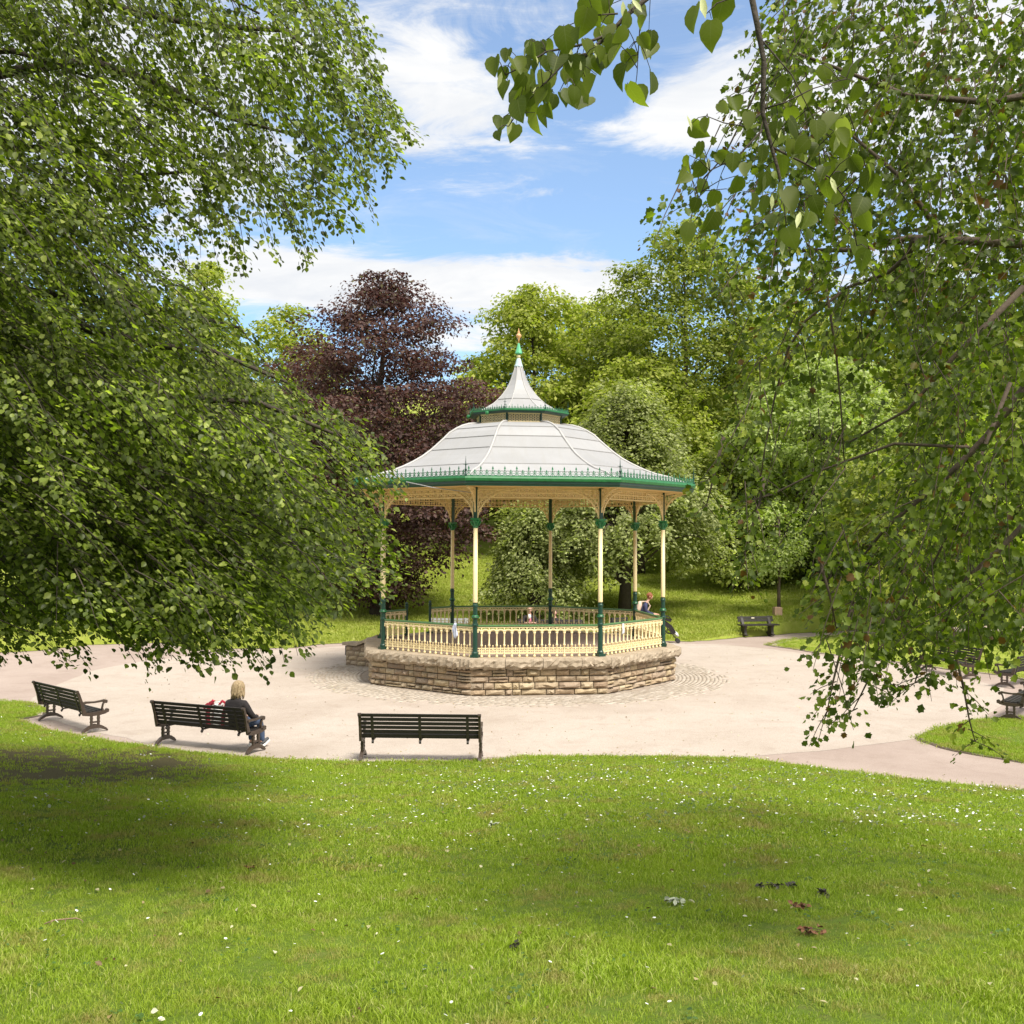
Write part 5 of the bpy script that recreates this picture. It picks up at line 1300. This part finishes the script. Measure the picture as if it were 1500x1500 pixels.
    for z0, b in ((3.2, A(1700, 300, 5.5)), (2.6, A(1620, 480, 5.5)), (4.6, A(1600, 120, 5.5)), (1.8, A(1560, 700, 5.5))):
        bs.append((curve(root+(-.1, 0, z0), b, .05, .01, 6), list(np.linspace(.062, .030, 6))))
    T = grown_tree('hawthorn_tree', root, trunk, bs, gs, leaf_lobed(), lf, M_bark2, 'hawthorn with lobed leaves and thin hanging twigs filling the right side', 'tree', twr=(.004, .0015))
right_tree()

# lime overhead: two boughs with large heart-shaped leaves in front of the sky
def lime_boughs():
    root = np.array([2.6, -3.2, 2.5]); T = empty('lime_tree', tuple(root), 0, label='lime tree leaning in overhead with large round leaves hanging at the top', cat='tree')
    lf = leafmat('leaf lime round', [(0, (.070, .09, .018)), (.5, (.11, .14, .024)), (.88, (.16, .19, .032)), (1, (.20, .21, .11))], .62, .45, .15, 3)
    m = MB(); m.tube([(0, 0, -.4), (0, 0, .6), (-.1, .2, 3), (-.2, .8, 5.2), (-.3, 1.6, 7.5)], [.45, .35, .28, .2, .1], 12); m.build('trunk', M_bark, T, True)
    t = NT(lf.node_tree); tc = t.new('ShaderNodeTexCoord'); sp = t.new('ShaderNodeSeparateXYZ'); t.link(tc.outputs['Object'], sp.inputs[0])
    ax = t.math('ABSOLUTE', sp.outputs[0]); vn = t.math('ABSOLUTE', t.math('SINE', t.math('MULTIPLY', t.math('SUBTRACT', sp.outputs[1], t.math('MULTIPLY', ax, .75)), 20.0)))
    k_ = t.math('MAXIMUM', t.math('LESS_THAN', ax, .014), t.math('MULTIPLY', t.math('LESS_THAN', vn, .16), .6)); pb = [n for n in t.n if n.type == 'BSDF_PRINCIPLED'][0]; src = pb.inputs['Base Color'].links[0].from_socket
    bl = t.ramp(t.noise(4, 5, .7, tc.outputs['Object']), [(.55, 0.0), (.8, .5)])
    cc = t.mix(bl, t.mix(k_, src, (.22, .25, .08)), (.10, .085, .03)); t.link(cc, pb.inputs['Base Color'])
    b1 = [(859, 14, 52), (861, 30, 44), (775, 68, 24), (726, 98, 34), (737, 108, 26), (761, 108, 34), (770, 122, 28), (817, 100, 40), (812, 114, 30), (798, 121, 38), (784, 135, 28), (761, 146, 50), (758, 163, 42), (784, 180, 34), (812, 149, 28), (737, 187, 34), (729, 200, 22), (756, 194, 28), (826, 56, 44), (849, 51, 28), (856, 70, 30), (828, 84, 24), (842, 138, 28), (873, 124, 34), (863, 157, 36), (852, 114, 24), (873, 93, 24), (884, 96, 28), (887, 61, 28), (898, 65, 34), (894, 47, 28), (910, 82, 32), (922, 89, 34), (936, 63, 26), (954, 56, 28), (950, 79, 38), (953, 122, 42), (917, 110, 40), (919, 142, 46), (930, 140, 30), (924, 20, 34), (945, 33, 22), (891, 2, 28), (745, 82, 24), (768, 92, 22), (790, 96, 22), (800, 70, 26)]
    b2 = [(1020, 27, 46), (1060, 12, 44), (1042, 48, 46), (1072, 155, 30), (1095, 175, 28), (1012, 197, 34), (1027, 218, 26), (1037, 182, 24), (1052, 160, 22), (1010, 240, 28), (1035, 250, 30), (1048, 236, 26), (1075, 237, 30), (1007, 265, 30), (1030, 272, 24), (1050, 290, 28), (1022, 300, 24), (1047, 325, 38), (1010, 340, 34), (1095, 250, 26), (1120, 265, 34), (1100, 295, 30), (1122, 300, 30), (1082, 270, 30), (1117, 225, 26), (1140, 190, 30), (1157, 170, 30), (1127, 145, 26), (1195, 190, 34), (1187, 140, 38), (1205, 107, 30), (1220, 125, 28), (1250, 110, 40), (1255, 135, 30), (1215, 250, 32), (1250, 250, 36), (1265, 305, 38), (1250, 365, 38), (1190, 300, 30), (1175, 345, 28), (1270, 380, 36), (1200, 225, 30), (1160, 215, 28), (1145, 120, 24)]
    for _ in range(34):
        a = rng.uniform(0, 2*PI); r_ = math.sqrt(rng.random()); b2.append((1195+85*r_*math.cos(a), 270+95*r_*math.sin(a), rng.uniform(24, 40)))
    for _ in range(26):
        a = rng.uniform(0, 2*PI); r_ = math.sqrt(rng.random()); b1.append((785+62*r_*math.cos(a)+18*r_, 118+52*r_*math.sin(a), rng.uniform(24, 38)))
    for _ in range(12): b1.append((rng.uniform(840, 940), rng.uniform(20, 110), rng.uniform(22, 34)))
    def bough(lv, twigs, d0, start, seed):
        p0 = A(*twigs[0][0], d0); Bo = bpy.data.objects.new('bough', None); COL.objects.link(Bo); Bo.parent = T; Bo.empty_display_size = .1
        m = MB(); segs = []
        for tw, r0 in twigs[1:] if False else [(t_, r_) for t_, r_ in twigs_w(twigs)]:
            p = [A(x, y, d0) for x, y in tw]; m.tube([Vector(q-root) for q in p], list(np.linspace(r0, r0*.4, len(p))), 6)
            for a, b in zip(p[:-1], p[1:]):
                for t in np.linspace(0, 1, 6): segs.append(a+(b-a)*t)
        m.tube([Vector(start-root), Vector((start+p0)/2-root)+Vector((0, 0, .25)), Vector(p0-root)], [.05, .03, .0085], 7)
        segs = np.array(segs); P = []; D = []; N = []; S = []
        r_ = np.random.default_rng(seed)
        for (x, y, s) in lv:
            dd = d0+r_.uniform(-.22, .22); s_ = s*.93*dd/FL; c = A(x, y-s*.45, dd)
            dn = RV*r_.normal()*.45-UV*1.0+FV*r_.normal()*.35; nn = -FV+RV*r_.normal()*.75+UV*r_.normal()*.3+np.array([0, 0, .35])
            P.append(c); D.append(dn); N.append(nn); S.append(s_)
            j = segs[np.argmin(np.linalg.norm(segs-c, axis=1))]; m.tube([Vector(j-root), Vector((j+c)/2-root)+Vector((0, 0, .008)), Vector(c-root)], [.0016, .0012, .001], 4)
        P = np.array(P)-0; Bo.location = (0, 0, 0)
        class O: pass
        m.build('twig', M_bark, Bo, True)
        P2 = P-root; holder = Bo
        mes = [npmesh('leaf', *leaf_heart(c_, b_), lf, True) for c_, b_ in ((.10, -.12), (.20, -.25), (-.05, -.30), (.28, .05))]; X, Y, Z = frames(np.array(D), np.array(N))
        for i in range(len(P2)):
            o = bpy.data.objects.new('leaf', mes[i % 4]); COL.objects.link(o); o.parent = holder; s = S[i]
            o.matrix_local = Matrix([[X[i][k]*s, Y[i][k]*s, Z[i][k]*s, P2[i][k]] for k in range(3)]+[[0, 0, 0, 1]])
        # pale flower bracts
        bm_ = mat('pale bract', (.42, .45, .20), .6, .15, 20); bv, bf = leaf_oval(.14, .03); bme = npmesh('bract', bv, bf, bm_)
        for i in range(0, len(P2), 5):
            o = bpy.data.objects.new('bract', bme); COL.objects.link(o); o.parent = holder; s = S[i]*.9; q = P2[i]+r_.normal(size=3)*.015
            Xb, Yb, Zb = frames(np.array([[r_.normal()*.3, r_.normal()*.3, -1]]), np.array([[r_.normal()*.5, -1, .2]]))
            o.matrix_local = Matrix([[Xb[0][k]*s, Yb[0][k]*s, Zb[0][k]*s, q[k]] for k in range(3)]+[[0, 0, 0, 1]])
    def twigs_w(tw): return [(t, r) for t, r in tw[1]]
    bough(b1, [(962, -14), [([(962, -14), (915, 25), (893, 50), (862, 78), (842, 100), (833, 115)], .0075), ([(893, 50), (850, 66), (800, 76), (770, 95), (740, 110)], .0045), ([(905, 20), (875, 22), (850, 30)], .003), ([(862, 78), (835, 84), (815, 105), (790, 130), (765, 155), (745, 185)], .0035), ([(940, -5), (936, 60), (933, 110), (928, 150)], .002)]][0:2] and ((962, -14), ) and [((962, -14),), [([(962, -14), (915, 25), (893, 50), (862, 78), (842, 100), (833, 115)], .0075), ([(893, 50), (850, 66), (800, 76), (770, 95), (740, 110)], .0045), ([(905, 20), (875, 22), (850, 30)], .003), ([(862, 78), (835, 84), (815, 105), (790, 130), (765, 155), (745, 185)], .0035), ([(940, -5), (936, 60), (933, 110), (928, 150)], .002)]], 3.0, root+(-.3, 1.6, 6.3), 1)
    bough(b2, [((1098, -20),), [([(1098, -20), (1110, 40), (1119, 90), (1117, 165), (1130, 215), (1140, 250), (1147, 290)], .010), ([(1117, 165), (1090, 185), (1060, 180), (1035, 170)], .003), ([(1117, 160), (1150, 150), (1190, 130), (1240, 115)], .003), ([(1130, 215), (1180, 240), (1215, 260), (1245, 300), (1255, 360)], .004), ([(1117, 190), (1080, 230), (1040, 250), (1020, 300)], .003), ([(1090, -10), (1050, 5), (1035, 20)], .003), ([(1117, 60), (1160, 110), (1200, 190)], .003)]], 3.1, root+(-.2, 1.2, 5.9), 2)
    # crown overhead, out of the frame
    n = 110; C_ = np.stack([rng.uniform(-3.5, 8.5, n), rng.uniform(-9, .5, n), rng.uniform(6.5, 13, n)], 1); x_, y_, d_ = PX_many(C_)
    C_ = C_[(d_ < .5) | (y_ < -220)]; n = len(C_)
    P, D, N, S, TW = sprays(C_, np.stack([rng.normal(size=n), rng.normal(size=n), rng.uniform(-.8, .0, n)], 1), .9, .5, 26, .12, .2, .6)
    V, F = leaves(leaf_oval(.45), P-root, D, N, S); link('crown', npmesh('crown', V, F, lf), T, kind='stuff')
    V, F = tri_tubes(TW-root); link('twigs', npmesh('twigs', V, F, M_bark), T, kind='stuff')
lime_boughs()

# ------------------------------------------------------------------ grass
def blade_patch(name, n, rad, h, w, m, seed):
    r_ = np.random.default_rng(seed); P = r_.uniform(-1, 1, (n, 2))*rad; a = r_.uniform(0, 2*PI, n); hh = h*r_.uniform(.45, 1.15, n); le = r_.normal(size=(n, 2))*.42*hh[:, None]
    u = np.stack([np.cos(a), np.sin(a), np.zeros(n)], 1)*w/2*r_.uniform(.7, 1.3, n)[:, None]; B = np.concatenate([P, np.zeros((n, 1))-.004], 1); M1 = B+np.concatenate([le*.35, (hh*.6)[:, None]], 1); Tt = B+np.concatenate([le, hh[:, None]*r_.uniform(.8, 1, n)[:, None]], 1)
    V = np.stack([B-u, B+u, M1+u*.8, M1-u*.8, Tt], 1).reshape(-1, 3)
    me = bpy.data.meshes.new(name); F = []
    for i in range(n): o = 5*i; F += [(o, o+1, o+2, o+3), (o+3, o+2, o+4)]
    me.from_pydata([tuple(v) for v in V], [], F); me.materials.append(m); me.update(); return me
def blade_mat(name, stops, dry, patch, soil=None):
    m = bpy.data.materials.new(name); m.use_nodes = True; t = NT(m.node_tree); t.n.clear(); out = t.new('ShaderNodeOutputMaterial')
    geo = t.new('ShaderNodeNewGeometry'); oi = t.new('ShaderNodeObjectInfo'); r = t.math('FRACT', t.math('ADD', geo.outputs['Random Per Island'], oi.outputs['Random']))
    c = t.ramp(r, stops); pos = geo.outputs['Position']
    c = t.mix(t.ramp(t.noise(.9, 4, .6, pos), [(.3, 0.0), (.7, .6)]), c, patch)
    c = t.mix(t.ramp(t.noise(1.5, 7, .78, pos), [(.50, 0.0), (.64, .72)]), c, dry)
    if soil: pass
    p = t.new('ShaderNodeBsdfPrincipled'); t.link(c, p.inputs['Base Color']); p.inputs['Roughness'].default_value = .55; p.inputs['Specular IOR Level'].default_value = .35
    tr = t.new('ShaderNodeBsdfTranslucent'); t.link(t.mix(1.0, c, (1.3, 1.4, .6), 'MULTIPLY'), tr.inputs[0]); mx = t.new('ShaderNodeMixShader'); mx.inputs[0].default_value = .35
    t.link(p.outputs[0], mx.inputs[1]); t.link(tr.outputs[0], mx.inputs[2]); t.link(mx.outputs[0], out.inputs[0]); return m
M_blade = blade_mat('lawn blades', [(0, (.155, .235, .014)), (.5, (.255, .37, .024)), (.86, (.375, .475, .06)), (1, (.54, .49, .25))], (.38, .28, .13), (.33, .42, .032))
M_blade2 = blade_mat('far blades', [(0, (.21, .27, .025)), (.5, (.31, .37, .045)), (1, (.48, .50, .16))], (.42, .40, .13), (.34, .39, .05))
def scatter(name, P, sc, patches, label, cat='grass'):
    """one object: geometry nodes put the patches on its vertices"""
    src = []
    for i, me in enumerate(patches):
        o = bpy.data.objects.new('grass_tuft', me); src.append(o)
    coll = bpy.data.collections.new('tufts '+name)
    for o in src: coll.objects.link(o)
    me = bpy.data.meshes.new(name); me.vertices.add(len(P)); me.vertices.foreach_set('co', np.ascontiguousarray(P, dtype=np.float32).ravel()); me.update()
    at = me.attributes.new('sc', 'FLOAT', 'POINT'); at.data.foreach_set('value', np.ascontiguousarray(sc, dtype=np.float32))
    ob = link(name, me, None, kind='stuff', label=label, cat=cat)
    ng = bpy.data.node_groups.new(name, 'GeometryNodeTree'); ng.interface.new_socket('Geometry', in_out='INPUT', socket_type='NodeSocketGeometry'); ng.interface.new_socket('Geometry', in_out='OUTPUT', socket_type='NodeSocketGeometry')
    N = ng.nodes; gi = N.new('NodeGroupInput'); go = N.new('NodeGroupOutput'); ip = N.new('GeometryNodeInstanceOnPoints'); ci = N.new('GeometryNodeCollectionInfo')
    ci.inputs['Collection'].default_value = coll; ci.inputs['Separate Children'].default_value = True; ci.inputs['Reset Children'].default_value = True
    ip.inputs['Pick Instance'].default_value = True; ri = N.new('FunctionNodeRandomValue'); ri.data_type = 'INT'; ri.inputs[4].default_value = 0; ri.inputs[5].default_value = len(patches)-1
    rr = N.new('FunctionNodeRandomValue'); rr.data_type = 'FLOAT_VECTOR'; rr.inputs[0].default_value = (-.12, -.12, 0); rr.inputs[1].default_value = (.12, .12, 6.283)
    na = N.new('GeometryNodeInputNamedAttribute'); na.data_type = 'FLOAT'; na.inputs['Name'].default_value = 'sc'
    L = ng.links.new
    L(gi.outputs[0], ip.inputs['Points']); L(ci.outputs[0], ip.inputs['Instance']); L(ri.outputs[2], ip.inputs['Instance Index']); L(rr.outputs[0], ip.inputs['Rotation']); L(na.outputs[0], ip.inputs['Scale']); L(ip.outputs[0], go.inputs[0])
    md = ob.modifiers.new('scatter', 'NODES'); md.node_group = ng
    return ob
def in_view(P, mx=80):
    x, y, d = PX_many(P); return (x > -mx) & (x < 1500+mx) & (y < 1500+mx) & (d > 1)
def lawn_points(n_per, y0, y1):
    hw = lambda y: .50*y+1.6
    area = 2*(.25*(y1*y1-y0*y0)+1.6*(y1-y0)); n = int(area*n_per); y = y0+(y1-y0)*rng.random(n*2); x = (rng.random(n*2)*2-1)*hw(y1); k = np.abs(x) < hw(y); x, y = x[k], y[k]; x, y = x[:n], y[:n]
    k = y < ye(x)-.0; x, y = x[k], y[k]
    return np.stack([x, y, zlawn(x, y)], 1)
def nval(x, y, s=1.0): return np.sin(x*1.7*s+1.3*np.sin(y*1.1*s))*np.sin(y*2.1*s+.8*np.sin(x*1.9*s))
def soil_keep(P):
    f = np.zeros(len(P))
    for (a, b, c, d_) in SOIL_SHADE: f = np.maximum(f, 1-np.hypot((P[:, 0]-a)/c, (P[:, 1]-b)/d_)/1.05)
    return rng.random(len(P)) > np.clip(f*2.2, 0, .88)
def grass():
    pn = [blade_patch('grass_tuft', 42, .075, .038, .0036, M_blade, s) for s in range(5)]
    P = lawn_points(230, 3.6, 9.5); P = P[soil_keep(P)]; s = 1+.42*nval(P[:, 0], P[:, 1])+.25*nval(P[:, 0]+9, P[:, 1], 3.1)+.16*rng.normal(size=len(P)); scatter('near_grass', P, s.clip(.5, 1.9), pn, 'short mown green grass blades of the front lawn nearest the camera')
    pf = [blade_patch('grass_tuft', 44, .12, .042, .0070, M_blade, 20+s) for s in range(4)]
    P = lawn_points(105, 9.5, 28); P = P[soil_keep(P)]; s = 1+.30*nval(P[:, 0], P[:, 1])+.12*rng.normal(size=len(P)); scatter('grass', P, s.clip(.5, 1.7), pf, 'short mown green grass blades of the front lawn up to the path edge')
    # ragged tufts on the rims of path and verges
    xs = np.linspace(-14, 11, 1500); P = np.stack([xs, ye(xs)-.02+.05*rng.normal(size=len(xs)), np.full(len(xs), .01)], 1)
    Q = []
    for V_ in (VR, VL, VI): c = V_.mean(0); k = rng.random((len(V_)*6, 1))**1.5*.5; b = np.repeat(V_, 6, 0); q = b+(c-b)*k*.4+.08*rng.normal(size=b.shape); Q.append(np.column_stack([q, np.full(len(q), .02)]))
    P = np.vstack([P]+Q); P = P[in_view(P)]; scatter('edge_grass', P, rng.uniform(.6, 1.7, len(P)), pf, 'ragged grass tufts along the path and verge edges')
    # verges
    R = []
    for pts, dens in ((VR, 3500), (VL, 2500), (VI, 2200)):
        lo, hi = pts.min(0), pts.max(0); q = poly_pts(pts, dens); R.append(np.column_stack([q, np.full(len(q), .055)]))
    P = np.vstack(R); P = P[in_view(P)]; scatter('verge_grass', P, rng.uniform(.7, 1.3, len(P)), pf, 'bright grass blades covering the small verges')
    pb = [blade_patch('grass_tuft', 40, .26, .085, .020, M_blade2, 40+s) for s in range(4)]
    n = 26000; x = rng.uniform(-24, 26, n); y = rng.uniform(36, 74, n); r = np.hypot(x-CX, y-CY); yy = np.interp(x, BE[np.argsort(BE[:, 0])][:, 0], BE[np.argsort(BE[:, 0])][:, 1]); k = (y > yy+.15); P = np.stack([x[k], y[k], zback(x[k], y[k])], 1); P = P[in_view(P)]
    scatter('slope_grass', P+np.array([0, 0, .02]), rng.uniform(.7, 1.6, len(P)), pb, 'pale speckled grass on the slope behind the bandstand')
grass()

# daisies, clover and debris on the front lawn
def daisies():
    V = []; F = []; P = lawn_points(110, 3.8, 24)
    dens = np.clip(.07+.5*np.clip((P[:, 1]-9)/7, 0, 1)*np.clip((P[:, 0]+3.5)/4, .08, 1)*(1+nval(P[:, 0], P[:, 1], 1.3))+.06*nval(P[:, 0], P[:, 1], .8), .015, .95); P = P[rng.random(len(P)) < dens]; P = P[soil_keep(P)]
    n = len(P); r = rng.uniform(.007, .013, n)*(1+.5*(P[:, 1] > 12)); h = rng.uniform(.035, .055, n); k = 7; a = np.arange(k)*2*PI/k
    tl = rng.normal(size=(n, 2))*.35; ring = np.zeros((n, k, 3)); ring[..., 0] = P[:, None, 0]+r[:, None]*np.cos(a); ring[..., 1] = P[:, None, 1]+r[:, None]*np.sin(a)
    ring[..., 2] = (P[:, 2]+h)[:, None]+r[:, None]*(np.cos(a)*tl[:, :1]+np.sin(a)*(tl[:, 1:]-.5))
    me = npmesh('daisies', ring.reshape(-1, 3), np.arange(n*k).reshape(n, k), mat('daisy white', (.80, .80, .76), .8, .04, 5)); link('daisies', me, None, kind='stuff', label='white daisies scattered over the front lawn', cat='flowers')
    # coarse weed leaves: clover and plantain, slightly darker patches
    W = lawn_points(9, 3.8, 16); W = W[rng.random(len(W)) < .25+.3*nval(W[:, 0]+5, W[:, 1], 1.3)]; c = np.repeat(W, 7, 0); c[:, :2] += rng.normal(size=(len(c), 2))*.05; c[:, 2] += .02+.015*rng.random(len(c))
    D = rdir(len(c)); D[:, 2] = .15; N = norm(np.array([0, 0, 1.0])+.35*rng.normal(size=c.shape)); V, F = leaves(leaf_oval(.42, .08), c, D, N, rng.uniform(.016, .034, len(c)))
    link('weeds', npmesh('weeds', V, F, leafmat('weed leaf', [(0, (.05, .10, .02)), (1, (.11, .19, .05))], .3)), None, kind='stuff', label='small clover and plantain leaves mixed in the front lawn', cat='weeds')
    # fallen pale petals, bracts and dry leaves
    L_ = lawn_points(5, 3.8, 15); n = len(L_); L_[:, 2] += .03; D = rdir(n); D[:, 2] *= .2; V, F = leaves(leaf_oval(.30, .1), L_, D, norm(np.array([0, 0, 1.0])+.5*rng.normal(size=(n, 3))), rng.uniform(.02, .05, n))
    link('leaf_litter', npmesh('leaf_litter', V, F, leafmat('dry leaf', [(0, (.10, .055, .025)), (.35, (.30, .22, .10)), (.7, (.50, .46, .28)), (1, (.62, .60, .48))], .15)), None, kind='stuff', label='dry leaves and pale bracts scattered on the front lawn', cat='leaf litter')
daisies()
def edging():
    mm = mat('dark soil', (.085, .060, .040), 1.0, .35, 9, .6, 60, coords='World')
    for nm, pts in (('soil_rim', densify(EDGE[2:-2], .12, .0)), ('soil_rim', np.vstack([VR, VR[:1]])), ('soil_rim', np.vstack([VL, VL[:1]])), ('soil_rim', np.vstack([VI, VI[:1]])), ('soil_rim', BE)):
        t_ = np.gradient(pts, axis=0); nn = norm(np.stack([-t_[:, 1], t_[:, 0]], 1)); w = .055+.035*rng.random((len(pts), 1)); w2 = .03+.05*rng.random((len(pts), 1))
        a_ = pts+nn*w; b_ = pts-nn*w2; P = np.stack([np.column_stack([a_, np.full(len(pts), .008)]), np.column_stack([b_, np.full(len(pts), .010)])], 1)
        sheet(nm, P[::-1], mm, kind='structure')
    n = 900; a = rng.uniform(0, 2*PI, n); r = 11.8*np.sqrt(rng.random(n)); P = np.stack([CX+r*np.cos(a), CY-.2+r*np.sin(a), np.full(n, .014)], 1); P = P[(np.hypot(P[:, 0], P[:, 1]-CY) > 4.95) & (P[:, 1] > ye(P[:, 0])+.1)]
    xs = rng.uniform(-12, 9, 500); Q = np.stack([xs, ye(xs)+.05+np.abs(rng.normal(size=500))*.35, np.full(500, .014)], 1); P = np.vstack([P, Q]); n = len(P)
    D = rdir(n); D[:, 2] *= .15; V, F = leaves(leaf_oval(.34, .12), P, D, norm(np.array([0, 0, 1.0])+.3*rng.normal(size=(n, 3))), rng.uniform(.02, .055, n))
    link('stray_leaves', npmesh('stray_leaves', V, F, MATS['dry leaf']), None, kind='stuff', label='dry leaves and bits blown over the pale paving', cat='leaf litter')
edging()
def on_lawn(px, py):
    lo, hi = 3.0, 30.0; v = FV+(px-750)/FL*RV-(py-750)/FL*UV
    for _ in range(60):
        s = (lo+hi)/2; p = CAM+v*s; z = float(zlawn(np.array([p[0]]), np.array([p[1]]))[0])
        if p[2] > z: lo = s
        else: hi = s
    return CAM+v*lo
def debris():
    p = on_lawn(95, 1358); m = MB(); m.tube([(-.13, -.03, .03), (-.08, 0, .045), (0, .012, .05), (.07, .018, .055), (.11, .01, .045), (.135, -.02, .04)], [.004, .006, .006, .005, .004, .002], 6); m.tube([(-.08, 0, .045), (-.10, -.035, .02)], [.004, .002], 5); m.tube([(.0, .012, .05), (.01, -.02, .03)], [.003, .0015], 5)
    m.build('fallen_stick', mat('pale dead wood', (.22, .15, .09), .9, .25, 40), None, True, loc=tuple(p), label='crooked dead stick lying on the lawn at the lower left', cat='stick')
    for i, (px, py, w, d_, lab, cl) in enumerate([(1136, 1303, .26, .05, 'broken leafy sprig with dark leaves lying across the sunny lawn', 'd'), (985, 1326, .12, .06, 'small pale grey-leaved sprig on the lawn below the dark sprig', 'p'), (1205, 1314, .07, .04, 'small curled dark leaf cluster right of the broken sprig', 'd'), (1190, 1370, .16, .07, 'rust-brown dead leaf patch on the lawn at the right', 'b'), (1172, 1334, .10, .04, 'little brown leaf patch above the bigger rust-brown one', 'b'), (368, 1277, .08, .04, 'reddish brown leaf cluster on the left half of the lawn', 'b'), (755, 1392, .05, .03, 'single dark dead leaf on the lawn near the centre', 'd'), (722, 1211, .10, .05, 'pale-flowered weed clump on the lawn below the bench', 'p')]):
        p = on_lawn(px, py); r_ = np.random.default_rng(60+i); n = int(14+w*70); q = np.stack([r_.uniform(-w/2, w/2, n), r_.uniform(-d_/2, d_/2, n), r_.uniform(.02, .045, n)], 1); D = norm(r_.normal(size=(n, 3))*(1, 1, .4)); N = norm(np.array([0, 0, 1.0])+.6*r_.normal(size=(n, 3)))
        V, F = leaves(leaf_oval(.36, .14), q, D, N, r_.uniform(.03, .05, n)); mm = {'d': mat('withered dark leaf', (.045, .04, .028), .6, .4, 30), 'p': mat('pale leaf underside', (.42, .45, .33), .8, .2, 30), 'b': mat('rust dead leaf', (.19, .085, .040), .8, .3, 30)}[cl]
        T = empty('leaf_sprig', tuple(p), 0, label=lab, cat='sprig'); link('leaves', npmesh('leaves', V, F, mm), T, kind='stuff'); m = MB(); m.tube([(-w/2, 0, .03), (0, .01, .04), (w/2, 0, .03)], [.003, .003, .0015], 5); m.build('stem', M_bark2, T)
debris()
print('objects', len(bpy.data.objects))
